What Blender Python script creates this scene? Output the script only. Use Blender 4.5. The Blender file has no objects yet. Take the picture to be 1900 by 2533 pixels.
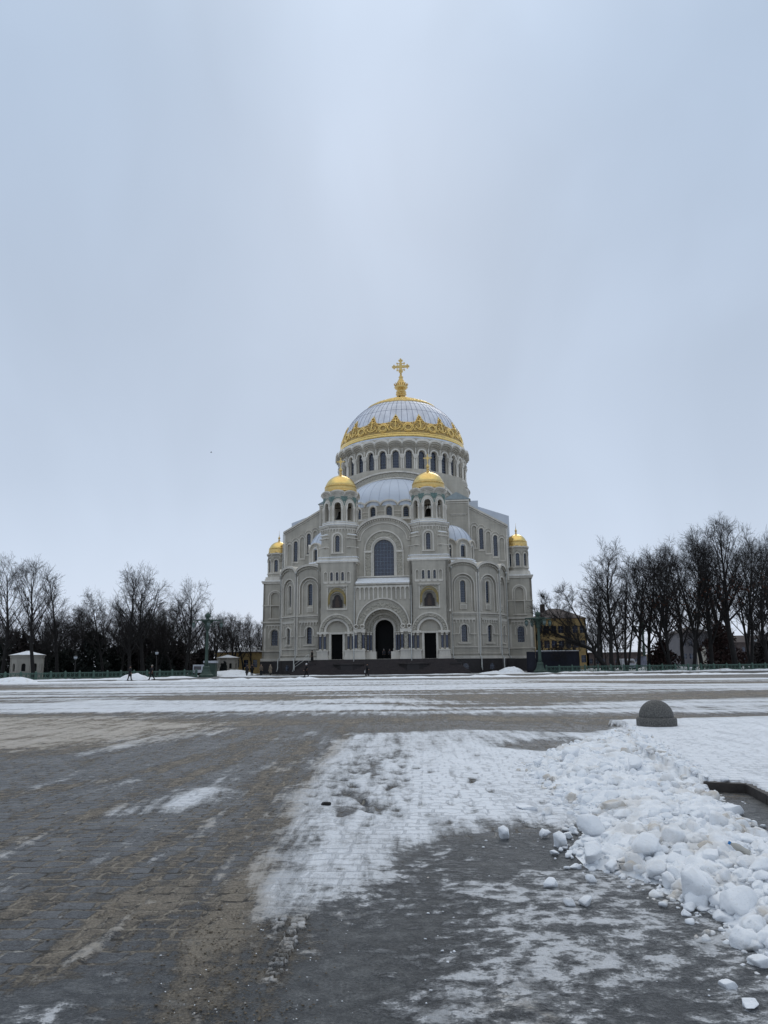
import bpy, bmesh, math, random
import numpy as np
from mathutils import Vector, Matrix
from mathutils.geometry import tessellate_polygon
S = bpy.context.scene
COL = S.collection
PI = math.pi
random.seed(7)
# ------------------------------------------------------------------ camera
F = 1910.0                                   # focal length in pixels of the 1900 x 2533 photograph
TH = math.atan(375.5 / F); ROLL = math.radians(0.65); CH = 1.6
XA = Vector((1, 0, 0)); FW = Vector((0, math.cos(TH), math.sin(TH))); UP0 = Vector((0, -math.sin(TH), math.cos(TH)))
RT = math.cos(ROLL) * XA - math.sin(ROLL) * UP0
UP = math.cos(ROLL) * UP0 + math.sin(ROLL) * XA
cd = bpy.data.cameras.new('camera'); cam = bpy.data.objects.new('camera', cd); COL.objects.link(cam)
cam.matrix_world = Matrix(((RT.x, UP.x, -FW.x, 0), (RT.y, UP.y, -FW.y, 0), (RT.z, UP.z, -FW.z, CH), (0, 0, 0, 1)))
cd.sensor_fit = 'VERTICAL'; cd.sensor_height = 36.0; cd.lens = 36.0 * F / 2533.0
cd.clip_start = 0.05; cd.clip_end = 9000
S.camera = cam
S.render.resolution_x = 768; S.render.resolution_y = 1024
# measured directions turned into places
def ray(px, py): return FW + RT * ((px - 950) / F) + UP * ((1266.5 - py) / F)
def ground(px, py):
    d = ray(px, py); t = -CH / min(d.z, -0.0085); return (t * d.x, t * d.y)
def at(px, py, Y):
    d = ray(px, py); t = Y / d.y; return (t * d.x, Y, CH + t * d.z)
def gx(px, Y): return at(px, 1660, Y)[0]

# ------------------------------------------------------------------ world and sun
W = bpy.data.worlds.new('World'); S.world = W; W.use_nodes = True
SUN_EL, SUN_AZ = math.radians(38), math.radians(200)      # soft light through the cloud, from beyond the cathedral
def world():
    nt = W.node_tree; nt.nodes.clear(); N = nt.nodes.new; L = nt.links.new
    out = N('ShaderNodeOutputWorld'); mix = N('ShaderNodeMixShader'); mix.inputs[0].default_value = 0.9
    sky = N('ShaderNodeTexSky'); sky.sky_type = 'NISHITA'; sky.sun_disc = False; sky.sun_elevation = SUN_EL; sky.sun_rotation = 0.0
    b1 = N('ShaderNodeBackground'); b1.inputs[1].default_value = 0.08; L(sky.outputs[0], b1.inputs[0])
    tc = N('ShaderNodeTexCoord'); sep = N('ShaderNodeSeparateXYZ'); L(tc.outputs['Generated'], sep.inputs[0])
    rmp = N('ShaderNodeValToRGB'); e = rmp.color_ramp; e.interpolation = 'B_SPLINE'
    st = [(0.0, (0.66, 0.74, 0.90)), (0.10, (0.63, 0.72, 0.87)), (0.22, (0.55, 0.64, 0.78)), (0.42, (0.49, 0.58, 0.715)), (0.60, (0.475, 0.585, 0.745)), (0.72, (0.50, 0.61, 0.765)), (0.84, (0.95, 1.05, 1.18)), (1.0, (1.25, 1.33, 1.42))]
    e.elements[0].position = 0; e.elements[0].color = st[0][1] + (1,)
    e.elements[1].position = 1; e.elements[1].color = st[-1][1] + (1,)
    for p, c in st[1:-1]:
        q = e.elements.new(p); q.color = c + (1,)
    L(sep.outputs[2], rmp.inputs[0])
    # cloud sheet: direction divided by height gives a flat ceiling of cloud
    mx = N('ShaderNodeMath'); mx.operation = 'MAXIMUM'; mx.inputs[1].default_value = 0.0; L(sep.outputs[2], mx.inputs[0])
    ad = N('ShaderNodeMath'); ad.operation = 'ADD'; ad.inputs[1].default_value = 0.16; L(mx.outputs[0], ad.inputs[0])
    dv = N('ShaderNodeVectorMath'); dv.operation = 'DIVIDE'; cmb = N('ShaderNodeCombineXYZ')
    for i in range(3): L(ad.outputs[0], cmb.inputs[i])
    L(tc.outputs['Generated'], dv.inputs[0]); L(cmb.outputs[0], dv.inputs[1])
    mp = N('ShaderNodeMapping'); mp.inputs['Scale'].default_value = (2.2, 1.2, 1.3); mp.inputs['Rotation'].default_value = (0, 0, 0.35); mp.inputs['Location'].default_value = (0.3, 1.7, 0)
    L(tc.outputs['Generated'], mp.inputs[0])
    n = N('ShaderNodeTexNoise'); n.inputs['Scale'].default_value = 2.8; n.inputs['Detail'].default_value = 6; n.inputs['Roughness'].default_value = 0.42; n.inputs['Distortion'].default_value = 0.35
    L(mp.outputs[0], n.inputs[0])
    mr = N('ShaderNodeMapRange'); mr.inputs[1].default_value = 0.3; mr.inputs[2].default_value = 0.7; mr.inputs[3].default_value = 0.965; mr.inputs[4].default_value = 1.065; L(n.outputs[0], mr.inputs[0])
    # the thin place in the cloud, high above the dome
    dt = N('ShaderNodeVectorMath'); dt.operation = 'DOT_PRODUCT'; g = ray(1040, 40).normalized(); dt.inputs[1].default_value = g; L(tc.outputs['Generated'], dt.inputs[0])
    m2 = N('ShaderNodeMapRange'); m2.interpolation_type = 'SMOOTHSTEP'; m2.inputs[1].default_value = 0.972; m2.inputs[2].default_value = 1.0; m2.inputs[3].default_value = 1.0; m2.inputs[4].default_value = 1.08; L(dt.outputs['Value'], m2.inputs[0])
    mu = N('ShaderNodeMath'); mu.operation = 'MULTIPLY'; L(mr.outputs[0], mu.inputs[0]); L(m2.outputs[0], mu.inputs[1])
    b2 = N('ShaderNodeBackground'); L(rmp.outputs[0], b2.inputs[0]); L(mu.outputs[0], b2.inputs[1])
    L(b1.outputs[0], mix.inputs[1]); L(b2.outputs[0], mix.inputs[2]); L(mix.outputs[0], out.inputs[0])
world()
sl = bpy.data.lights.new('sun', 'SUN'); sl.energy = 0.5; sl.angle = math.radians(25); sl.color = (1.0, 0.97, 0.93)
so = bpy.data.objects.new('sun', sl); COL.objects.link(so)
so.rotation_euler = (math.radians(90) - SUN_EL, 0, math.radians(180 - 12))     # light arrives from far beyond, a little to the right
S.view_settings.view_transform = 'Standard'; S.view_settings.look = 'None'; S.view_settings.exposure = 0.0; S.view_settings.gamma = 1.0

# ------------------------------------------------------------------ material helpers
def lin(c): return tuple((x / 12.92 if x <= 0.04045 else ((x + 0.055) / 1.055) ** 2.4) for x in c)
class NT:
    def __init__(s, name):
        s.m = bpy.data.materials.new(name); s.m.use_nodes = True; s.t = s.m.node_tree
        s.b = s.t.nodes['Principled BSDF']; s.geo = s.t.nodes.new('ShaderNodeNewGeometry')
        s.tc = s.t.nodes.new('ShaderNodeTexCoord')
    def link(s, a, b): s.t.links.new(a, b)
    def val(s, inp, v):
        if isinstance(v, (int, float)): inp.default_value = v
        elif isinstance(v, tuple): inp.default_value = v if len(v) == len(inp.default_value) else v + (1,)
        else: s.link(v, inp)
    def noise(s, vec, scale, detail=4, rough=0.5, dist=0.0):
        n = s.t.nodes.new('ShaderNodeTexNoise'); n.inputs['Scale'].default_value = scale; n.inputs['Detail'].default_value = detail
        n.inputs['Roughness'].default_value = rough; n.inputs['Distortion'].default_value = dist; s.link(vec, n.inputs[0]); return n.outputs[0]
    def mapping(s, vec, sc=(1, 1, 1), rot=(0, 0, 0), loc=(0, 0, 0)):
        n = s.t.nodes.new('ShaderNodeMapping'); n.inputs['Scale'].default_value = sc; n.inputs['Rotation'].default_value = rot; n.inputs['Location'].default_value = loc
        s.link(vec, n.inputs[0]); return n.outputs[0]
    def math(s, op, a, b=0.0, clamp=False):
        n = s.t.nodes.new('ShaderNodeMath'); n.operation = op; n.use_clamp = clamp; s.val(n.inputs[0], a); s.val(n.inputs[1], b); return n.outputs[0]
    def rng(s, v, a, b, c=0.0, d=1.0, smooth=True):
        n = s.t.nodes.new('ShaderNodeMapRange'); n.interpolation_type = 'SMOOTHSTEP' if smooth else 'LINEAR'
        s.val(n.inputs[0], v); s.val(n.inputs[1], a); s.val(n.inputs[2], b); s.val(n.inputs[3], c); s.val(n.inputs[4], d); return n.outputs[0]
    def mix(s, f, a, b, mode='MIX'):
        n = s.t.nodes.new('ShaderNodeMix'); n.data_type = 'RGBA'; n.blend_type = mode; s.val(n.inputs[0], f); s.val(n.inputs[6], a); s.val(n.inputs[7], b); return n.outputs[2]
    def attr(s, name):
        n = s.t.nodes.new('ShaderNodeAttribute'); n.attribute_name = name; return n.outputs['Fac']
    def bump(s, h, strength=0.3, dist=0.02, normal=None):
        n = s.t.nodes.new('ShaderNodeBump'); n.inputs['Strength'].default_value = strength; n.inputs['Distance'].default_value = dist; s.link(h, n.inputs['Height'])
        if normal is not None: s.link(normal, n.inputs['Normal'])
        return n.outputs[0]
    def set(s, **k):
        for a, v in k.items(): s.val(s.b.inputs[a.replace('_', ' ')], v)
def basic(name, col, rough=0.7, metal=0.0, var=0.12, scale=1.5, bump=0.0, spec=None, coord='Object'):
    t = NT(name); c = lin(col) if max(col) > 1e-9 else col
    n = t.noise(t.tc.outputs[coord], scale, 5, 0.6)
    f = t.rng(n, 0.3, 0.7, 1 - var, 1 + var, False)
    mixn = t.t.nodes.new('ShaderNodeVectorMath'); mixn.operation = 'SCALE'; mixn.inputs[0].default_value = c; t.link(f, mixn.inputs['Scale'])
    t.set(Base_Color=mixn.outputs[0], Roughness=rough, Metallic=metal)
    if spec is not None: t.b.inputs['Specular IOR Level'].default_value = spec
    if bump: t.set(Normal=t.bump(t.noise(t.tc.outputs[coord], scale * 6, 4), 0.5, bump))
    return t.m

def stone_mat(name, base, seam=True):
    t = NT(name); P = t.tc.outputs['Object']; c = lin(base)
    n1 = t.noise(P, 0.35, 5, 0.55); n2 = t.noise(t.mapping(P, (1, 1, 0.12)), 1.3, 4, 0.6); n3 = t.noise(P, 6, 3)
    v = t.math('ADD', t.rng(n1, 0.33, 0.67, -0.12, 0.10, False), t.rng(n2, 0.33, 0.67, -0.13, 0.07, False))
    v = t.math('ADD', v, t.rng(n3, 0.3, 0.7, -0.03, 0.03, False)); v = t.math('ADD', v, 1.0)
    if seam:
        sx = t.t.nodes.new('ShaderNodeSeparateXYZ'); t.link(P, sx.inputs[0])
        w = t.math('FRACT', t.math('MULTIPLY', sx.outputs[2], 1.55)); w = t.rng(t.math('ABSOLUTE', t.math('SUBTRACT', w, 0.5)), 0.44, 0.5, 1.0, 0.90, False)
        v = t.math('MULTIPLY', v, w)
    s_ = t.t.nodes.new('ShaderNodeVectorMath'); s_.operation = 'SCALE'; s_.inputs[0].default_value = c; t.link(v, s_.inputs['Scale'])
    t.set(Base_Color=s_.outputs[0], Roughness=0.85); t.b.inputs['Specular IOR Level'].default_value = 0.25
    t.set(Normal=t.bump(n3, 0.25, 0.04)); return t.m

def relief_mat(name, base):                    # carved ornament: strong small-scale relief
    t = NT(name); P = t.tc.outputs['Object']; c = lin(base)
    vo = t.t.nodes.new('ShaderNodeTexVoronoi'); vo.inputs['Scale'].default_value = 2.6; t.link(P, vo.inputs[0])
    n3 = t.noise(P, 5, 4); h = t.math('ADD', vo.outputs[0], n3)
    s_ = t.t.nodes.new('ShaderNodeVectorMath'); s_.operation = 'SCALE'; s_.inputs[0].default_value = c; t.link(t.rng(n3, 0.3, 0.7, 0.9, 1.1, False), s_.inputs['Scale'])
    t.set(Base_Color=s_.outputs[0], Roughness=0.85, Normal=t.bump(h, 0.9, 0.25)); t.b.inputs['Specular IOR Level'].default_value = 0.2; return t.m

def gold_mat(name, base, rough, bump=0.0, scale=3.0):
    t = NT(name); P = t.tc.outputs['Object']; n = t.noise(P, scale, 4, 0.6)
    s_ = t.t.nodes.new('ShaderNodeVectorMath'); s_.operation = 'SCALE'; s_.inputs[0].default_value = base; t.link(t.rng(n, 0.3, 0.7, 0.86, 1.08, False), s_.inputs['Scale'])
    t.set(Base_Color=s_.outputs[0], Metallic=1.0, Roughness=t.rng(n, 0.3, 0.7, rough * 0.8, rough * 1.25, False))
    if bump: t.set(Normal=t.bump(t.noise(P, scale * 1.6, 4, 0.7), 0.8, bump))
    return t.m
def snow_mat(name, dirt=0.0):
    t = NT(name); P = t.geo.outputs['Position']
    n1 = t.noise(P, 2.2, 5, 0.6); n2 = t.noise(P, 22, 5, 0.65)
    c = t.mix(t.rng(n1, 0.50, 0.66, 0.0, dirt), (0.84, 0.86, 0.885), (0.46, 0.39, 0.30)); c = t.mix(t.rng(t.noise(P, 45, 3, .7), .62, .74, 0, .45), c, (.42, .38, .32))
    t.set(Base_Color=c, Roughness=0.7); t.b.inputs['Specular IOR Level'].default_value = 0.25
    t.b.inputs['Subsurface Weight'].default_value = 0.0
    t.set(Normal=t.bump(t.noise(P, 70, 5, .75), 0.6, 0.006, t.bump(n2, 0.7, 0.02))); return t.m
MAT = dict(
    stone=stone_mat('stone', (0.715, 0.69, 0.64)), trim=stone_mat('trim_stone', (0.83, 0.805, 0.76), False),
    relief=relief_mat('carved_stone', (0.69, 0.665, 0.61)), granite=basic('dark_granite', (0.16, 0.14, 0.14), 0.5, var=0.3, scale=2.5),
    step=basic('stair_granite', (0.20, 0.165, 0.16), 0.55, var=0.35, scale=1.5),
    gold=gold_mat('polished_gold', (0.86, 0.62, 0.23), 0.22, 0.04, 1.5), goldr=gold_mat('chased_gold', (0.70, 0.50, 0.20), 0.36, 0.12, 2.2), goldshade=gold_mat('shade_toned_gold_plate', (0.52, 0.375, 0.16), 0.5, 0.3, 3.0),
    glass=basic('dark_window_glass', (0.115, 0.14, 0.22), 0.14, var=0.5, scale=0.8, spec=0.8), bar=basic('window_bar', (0.40, 0.44, 0.49), 0.6),
    lead=basic('pale_roof_metal', (0.77, 0.80, 0.845), 0.45, 0.0, 0.06, 0.4, spec=0.5), seam=basic('roof_seam', (0.56, 0.59, 0.64), 0.5),
    domem=basic('dome_zinc', (0.81, 0.82, 0.85), 0.38, 0.15, 0.16, 0.5, spec=0.5), domes=basic('dome_seam', (0.42, 0.44, 0.52), 0.5),
    snow=snow_mat('snow', 0.3), dirty=snow_mat('dirty_snow', 0.75),
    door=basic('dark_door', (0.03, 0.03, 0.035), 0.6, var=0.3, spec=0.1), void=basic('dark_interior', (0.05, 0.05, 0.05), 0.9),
    blue=basic('blue_labradorite', (0.20, 0.23, 0.31), 0.25, var=0.4, scale=3, spec=0.7), pipe=basic('pipe_paint', (0.74, 0.74, 0.72), 0.5),
    majol=basic('green_majolica', (0.38, 0.47, 0.445), 0.45, var=0.3, scale=3), icon=basic('mosaic', (0.15, 0.11, 0.10), 0.5, var=0.8, scale=4),
    iconb=basic('mosaic_figure', (0.26, 0.20, 0.16), 0.5, var=0.6, scale=6), bronze=basic('bell_bronze', (0.16, 0.15, 0.13), 0.4, 0.7),
    goldq=basic('gold_ground', (0.60, 0.565, 0.45), 0.7, 0.0, 0.3, 6), leadd=basic('weathered_roof', (0.56, 0.60, 0.61), 0.6), goldp=basic('gold_mosaic', (0.56, 0.49, 0.30), 0.45, 0.25, 0.25, 4),
)

# ------------------------------------------------------------------ mesh helpers
def obj(name, me, parent=None):
    o = bpy.data.objects.new(name, me); COL.objects.link(o)
    if parent is not None: o.parent = parent
    return o
def tag(o, label=None, cat=None, group=None, kind=None):
    if label: o['label'] = label
    if cat: o['category'] = cat
    if group: o['group'] = group
    if kind: o['kind'] = kind
    return o
def empty(name, loc=(0, 0, 0), rz=0.0, label=None, cat=None, group=None, parent=None):
    o = bpy.data.objects.new(name, None); COL.objects.link(o); o.location = loc; o.rotation_euler = (0, 0, rz); o.empty_display_size = 0.3
    if parent is not None: o.parent = parent
    return tag(o, label, cat, group)
ID = lambda s, z, d: (s, -d, z)
def frame(alpha=0.0, c=(0, 0), ap=0.0, zo=0.0):
    """plane whose outward normal is turned by alpha from the front (-v) towards +u, AP away from C: (s along, z up, d outward)"""
    n = (math.sin(alpha), -math.cos(alpha)); t = (math.cos(alpha), math.sin(alpha))
    def M(s, z, d): return (c[0] + (ap + d) * n[0] + s * t[0], c[1] + (ap + d) * n[1] + s * t[1], z + zo)
    return M
class MB:
    def __init__(s, *mats): s.v = []; s.f = []; s.mi = []; s.sm = []; s.mats = [MAT[m] if isinstance(m, str) else m for m in mats]
    def face(s, idx, m=0, smooth=False): s.f.append(idx); s.mi.append(m); s.sm.append(smooth)
    def add(s, vs): k = len(s.v); s.v += [tuple(p) for p in vs]; return k
    def prism(s, M, out, holes, d0, d1, m=0, back=False, hm=None):
        """flat plate between depths d0 (front) and d1, with holes that have reveals"""
        loops = [out] + list(holes)
        tris = tessellate_polygon([[Vector((a, b, 0)) for a, b in lp] for lp in loops])
        flat = [p for lp in loops for p in lp]
        k0 = s.add([M(a, b, d0) for a, b in flat]); k1 = s.add([M(a, b, d1) for a, b in flat])
        for t in tris:
            s.face([k0 + i for i in t], m)
            if back: s.face([k1 + i for i in reversed(t)], m)
        o = 0
        for li, lp in enumerate(loops):
            n = len(lp)
            for i in range(n):
                j = (i + 1) % n; s.face([k0 + o + i, k0 + o + j, k1 + o + j, k1 + o + i], m if (li == 0 or hm is None) else hm)
            o += n
        return s
    def box(s, M, s0, s1, z0, z1, d0, d1, m=0):
        k = s.add([M(a, b, c) for c in (d0, d1) for a, b in ((s0, z0), (s1, z0), (s1, z1), (s0, z1))])
        for q in ((0, 1, 2, 3), (4, 7, 6, 5), (0, 4, 5, 1), (1, 5, 6, 2), (2, 6, 7, 3), (3, 7, 4, 0)): s.face([k + i for i in q], m)
        return s
    def lathe(s, c, prof, n=24, m=0, a0=0.0, a1=2 * PI, smooth=True, rot=0.0, cap=True, mf=None):
        """prof: (r, z) from bottom to top; c = (u, v, z)"""
        full = abs(a1 - a0 - 2 * PI) < 1e-6; nn = n if full else n + 1
        k = s.add([(c[0] + r * math.sin(a0 + rot + (a1 - a0) * i / n), c[1] - r * math.cos(a0 + rot + (a1 - a0) * i / n), c[2] + z) for r, z in prof for i in range(nn)])
        for j in range(len(prof) - 1):
            for i in range(n):
                i2 = (i + 1) % nn
                s.face([k + j * nn + i, k + j * nn + i2, k + (j + 1) * nn + i2, k + (j + 1) * nn + i], m if mf is None else mf(j), smooth)
        if cap and full:
            if prof[0][0] > 1e-6: s.face([k + i for i in reversed(range(n))], m)
            if prof[-1][0] > 1e-6: s.face([k + (len(prof) - 1) * nn + i for i in range(n)], m if mf is None else mf(len(prof) - 2))
        return s
    def tube(s, pts, r, n=6, m=0, closed=False):
        pts = [Vector(p) for p in pts]; N = len(pts); rings = []
        rr = r if isinstance(r, (list, tuple)) else [r] * N
        for i, p in enumerate(pts):
            a = pts[(i + 1) % N] if (closed or i < N - 1) else p; b = pts[i - 1] if (closed or i > 0) else p
            d = (a - b); d = d.normalized() if d.length > 1e-9 else Vector((0, 0, 1))
            x = d.cross(Vector((0, 0, 1))); x = x.normalized() if x.length > 1e-3 else d.cross(Vector((0, 1, 0))).normalized()
            y = d.cross(x).normalized()
            rings.append(s.add([p + (x * math.cos(2 * PI * j / n) + y * math.sin(2 * PI * j / n)) * rr[i] for j in range(n)]))
        for i in range(N if closed else N - 1):
            a, b = rings[i], rings[(i + 1) % N]
            for j in range(n): s.face([a + j, a + (j + 1) % n, b + (j + 1) % n, b + j], m, True)
        if not closed:
            s.face([rings[0] + j for j in range(n)], m); s.face([rings[-1] + j for j in reversed(range(n))], m)
        return s
    def hull(s, pts, m=0):
        b = bmesh.new(); vs = [b.verts.new(p) for p in pts]; r = bmesh.ops.convex_hull(b, input=vs)
        b.verts.ensure_lookup_table(); b.verts.index_update(); k = s.add([v.co for v in b.verts])
        for f in b.faces: s.face([k + v.index for v in f.verts], m)
        b.free(); return s
    def build(s, name, parent=None, fix=True):
        me = bpy.data.meshes.new(name); me.from_pydata(s.v, [], s.f)
        for m in s.mats: me.materials.append(m)
        me.polygons.foreach_set('material_index', s.mi); me.polygons.foreach_set('use_smooth', s.sm)
        if fix:
            b = bmesh.new(); b.from_mesh(me); bmesh.ops.recalc_face_normals(b, faces=b.faces); b.to_mesh(me); b.free()
        me.update(); return obj(name, me, parent)
def arch(cx, z0, zs, r, n=14):
    """outline: legs from z0 to zs, half circle of radius r on top"""
    p = [(cx - r, z0), (cx + r, z0)]
    for i in range(n + 1):
        a = PI * i / n; q = (cx + r * math.cos(a), zs + r * math.sin(a))
        if i == 0 and zs - z0 < 1e-6: continue
        if i == n and zs - z0 < 1e-6: continue
        p.append(q)
    return p
def ring_band(mb, M, cx, z0, zs, ri, ro, d0, d1, m=0, n=20, ry=1.0):
    """raised archivolt with legs down to z0"""
    out = []; inn = []
    if zs > z0 + 1e-6: out.append((cx + ro, z0)); inn.append((cx + ri, z0))
    for i in range(n + 1):
        a = PI * i / n; out.append((cx + ro * math.cos(a), zs + ro * ry * math.sin(a))); inn.append((cx + ri * math.cos(a), zs + ri * ry * math.sin(a)))
    if zs > z0 + 1e-6: out.append((cx - ro, z0)); inn.append((cx - ri, z0))
    k = mb.add([M(a, b, d) for d in (d0, d1) for lp in (out, inn) for a, b in lp]); L = len(out)
    for i in range(L - 1):
        o0, i0, o1, i1 = k + i, k + L + i, k + 2 * L + i, k + 3 * L + i
        mb.face([o0, o0 + 1, i0 + 1, i0], m); mb.face([o1, i1, i1 + 1, o1 + 1], m)
        mb.face([o0, o1, o1 + 1, o0 + 1], m); mb.face([i0, i0 + 1, i1 + 1, i1], m)
    for e in (0, L - 1): mb.face([k + e, k + L + e, k + 3 * L + e, k + 2 * L + e], m)
def lombard(mb, M, s0, s1, ztop, h, n, d0, d1, m=0, drop=0.0):
    """frieze of little hanging arches"""
    w = (s1 - s0) / n; r = w * 0.40; out = [(s1, ztop), (s0, ztop)]
    for i in range(n):
        c = s0 + (i + 0.5) * w; zb = ztop - h; zs = zb + (h * 0.55 - r * 0.4 if h > r else 0)
        out += [(c - w / 2, zb), (c - r, zb)]
        for j in range(7):
            a = PI - PI * j / 6; out.append((c + r * math.cos(a), max(zs, zb + 0.01) + r * math.sin(a)))
        out += [(c + r, zb)]
    out.append((s1, ztop - h)); mb.prism(M, out, [], d0, d1, m)
def dentils(mb, M, s0, s1, z, h, n, d0, d1, m=0):
    w = (s1 - s0) / n
    for i in range(n): mb.box(M, s0 + (i + 0.2) * w, s0 + (i + 0.75) * w, z, z + h, d0, d1, m)
def window(parent, M, cx, z0, z1, w, recess=0.35, cols=3, rows=5, name='window', bw=0.05, arched=True):
    mb = MB('glass', 'bar'); r = w / 2
    out = arch(cx, z0, z1 - r, r, 12) if arched else [(cx - r, z0), (cx + r, z0), (cx + r, z1), (cx - r, z1)]
    mb.prism(M, out, [], -recess, -recess - 0.06, 0)
    for i in range(1, cols):
        x = cx - r + w * i / cols; zt = (z1 - r) + (math.sqrt(max(0, r * r - (x - cx) ** 2)) if arched else r)
        mb.box(M, x - bw / 2, x + bw / 2, z0, zt, -recess + 0.05, -recess - 0.01, 1)
    for j in range(1, rows):
        z = z0 + (z1 - z0) * j / rows; hw = r if z <= z1 - r or not arched else math.sqrt(max(0, r * r - (z - z1 + r) ** 2))
        if hw > 0.1: mb.box(M, cx - hw, cx + hw, z - bw / 2, z + bw / 2, -recess + 0.047, -recess - 0.013, 1)
    return mb.build(name, parent)

# ================================================================== the cathedral (its own axes: u right, v away, z up)
CATH = empty('cathedral', (-0.35, 129.0, 0.2), -math.radians(7.0), 'pale stone domed cathedral with gilded cupolas standing beyond the snowy square', 'cathedral')
def tower_stage(mb, hw, cv, z0, z1, ch, m=0, top=True):
    """square block with cut corners"""
    p = [(hw - ch, -hw), (hw, -hw + ch), (hw, hw - ch), (hw - ch, hw), (-hw + ch, hw), (-hw, hw - ch), (-hw, -hw + ch), (-hw + ch, -hw)]
    p = [(a + cv[0], b + cv[1]) for a, b in p]; k = mb.add([(a, b, z) for z in (z0, z1) for a, b in p]); n = 8
    for i in range(n): mb.face([k + i, k + (i + 1) % n, k + n + (i + 1) % n, k + n + i], m)
    if top: mb.face([k + n + i for i in range(n)], m); mb.face([k + i for i in reversed(range(n))], m)
def octa(mb, c, r_ap, z0, z1, m=0, n=8, r2=None):
    R = r_ap / math.cos(PI / n); R2 = R if r2 is None else r2 / math.cos(PI / n)
    mb.lathe((c[0], c[1], 0), [(R, z0), (R2, z1)], n, m, smooth=False, rot=PI / n)

def small_dome(parent, c, R, z0, H, anchors=True):
    mb = MB('gold', 'goldr')
    prof = [(R * 1.03, 0), (R * 1.05, 0.12), (R * 1.0, 0.2), (R * 1.0, 0.32)]
    for i in range(0, 13):
        a = math.radians(90) * i / 12 * 0.97; prof.append((R * math.cos(a) ** 0.92, 0.32 + (H - 0.32) * math.sin(a)))
    mb.lathe((c[0], c[1], z0), prof, 32, 0, mf=lambda j: 1 if 0 < j < 7 else 0)
    for z, r in ((0.95, 0.985), (1.08, 0.97)):
        q = math.asin(min(1, (z - 0.32) / (H - 0.32))); rr = R * math.cos(q) ** 0.92 + 0.02
        mb.tube([(c[0] + rr * math.sin(t * PI / 16), c[1] - rr * math.cos(t * PI / 16), z0 + z) for t in range(32)], 0.05, 5, 0, True)
    # wavy lower edge
    for i in range(8):
        a = PI / 4 * i + PI / 8
        for s in range(-3, 4):
            b = a + s * PI / 24; mb.lathe((c[0] + R * 1.04 * math.sin(b), c[1] - R * 1.04 * math.cos(b), z0 - 0.15 + 0.1 * abs(s) ** 0.8), [(0.0, -0.14), (0.14, 0), (0, 0.14)], 6, 1)
    return mb.build('dome', parent)
def finial_cross(parent, c, z, s, full=True, yaw=0.0):
    mb = MB('goldr')
    prof = [(0.75, 0), (0.62, 0.1), (0.34, 0.35), (0.2, 0.5), (0.2, 0.62), (0.3, 0.7), (0.3, 0.76), (0.16, 0.84), (0.16, 0.95), (0.3, 1.1), (0.34, 1.25), (0.2, 1.5), (0.09, 1.75), (0.07, 2.0), (0.12, 2.05), (0.05, 2.12)]
    mb.lathe((c[0], c[1], z), [(r * s, h * s) for r, h in prof], 12, 0)
    if full:
        M = frame(yaw, c, 0, z + 2.1 * s); a = 0.62 * s; w = 0.085 * s; d = 0.05 * s; cz = 0.72 * s
        mb.box(M, -w, w, 0, cz + a, -d, d); mb.box(M, -a, a, cz - w, cz + w, -d * .96, d * .96); q = 0.26 * s
        mb.box(M, -q, q, cz - q, cz + q, -d * .8, d * .8)
        for x, y in ((-a, cz), (a, cz), (0, cz + a), (0, cz - a * .75)):
            mb.prism(M, [(x - .15 * s, y), (x, y - .15 * s), (x + .15 * s, y), (x, y + .15 * s)], [], d * 1.2, -d * 1.2, 0, True)
    else:
        mb.tube([(c[0], c[1], z + 2.05 * s), (c[0], c[1], z + 3.3 * s)], [0.05 * s, 0.02 * s], 6)
    return mb.build('cross' if full else 'finial', parent)

# ---------------------------------------------------------------- dark granite base and stairs
def base_and_stairs():
    mb = MB('granite')
    mb.box(ID, -11.3, 11.3, -0.6, 2.1, 0.12, -7)
    mb.box(ID, -21.8, 21.8, -0.6, 2.1, -12.0, -60)
    for sx in (-1, 1):
        R = 9.85 + 0.2
        mb.lathe((sx * 10.8, 12.85, 0), [(R, -0.6), (R, 2.05)], 12, 0, smooth=False)
        mb.box(frame(0, (sx * 23.6, 18.3)), -2.45, 2.45, -0.6, 2.1, 0.2, -6)
    pl = mb.build('plinth', CATH)
    # basement windows cut as framed lights on the granite
    for sx, al in ((1, 15), (1, 45), (-1, -15), (-1, -45)):
        M = frame(math.radians(al), (sx * 10.8, 12.85), 9.72)
        window(pl, M, 0, 0.35, 1.35, 1.0, -0.02, 2, 2, 'basement_window')
    mb = MB('step', 'granite')
    n = 13
    for i in range(n):
        z1 = 2.15 - i * 0.168; v = -0.9 - i * 0.42; hw = 11.6 + i * 0.22
        mb.box(ID, -hw, hw, -0.6, z1, 5.6 + 0.001 if False else -v, -0.1 if i == 0 else -v - 0.46)
    st = mb.build('staircase', CATH)
    for u in (-5.3, 5.3):
        mb = MB('granite')
        mb.lathe((u, -2.6, 0), [(2.5, -0.5), (2.5, 1.2), (2.62, 1.25), (2.62, 1.45), (2.4, 1.5)], 8, 0, smooth=False, rot=PI / 8); mb.build('parapet', CATH)
    for u in (-11.9, 11.9):
        mb = MB('granite'); mb.box(ID, u - 0.9, u + 0.9, -0.5, 1.5, 3.0, -0.3); mb.build('parapet', CATH)
    mb = MB('pipe')
    for k in (0, 0.45):
        mb.tube([(-13.9, -4.3, 1.0 + k), (-11.7, -3.6, 2.6 + k)], 0.035, 5)
    for t in (0, 1): mb.tube([(-13.9 + 2.2 * t, -4.3 + .7 * t, 0.1 + 1.6 * t), (-13.9 + 2.2 * t, -4.3 + .7 * t, 1.45 + 1.6 * t)], 0.035, 5)
    mb.build('handrail', CATH)
base_and_stairs()

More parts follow.
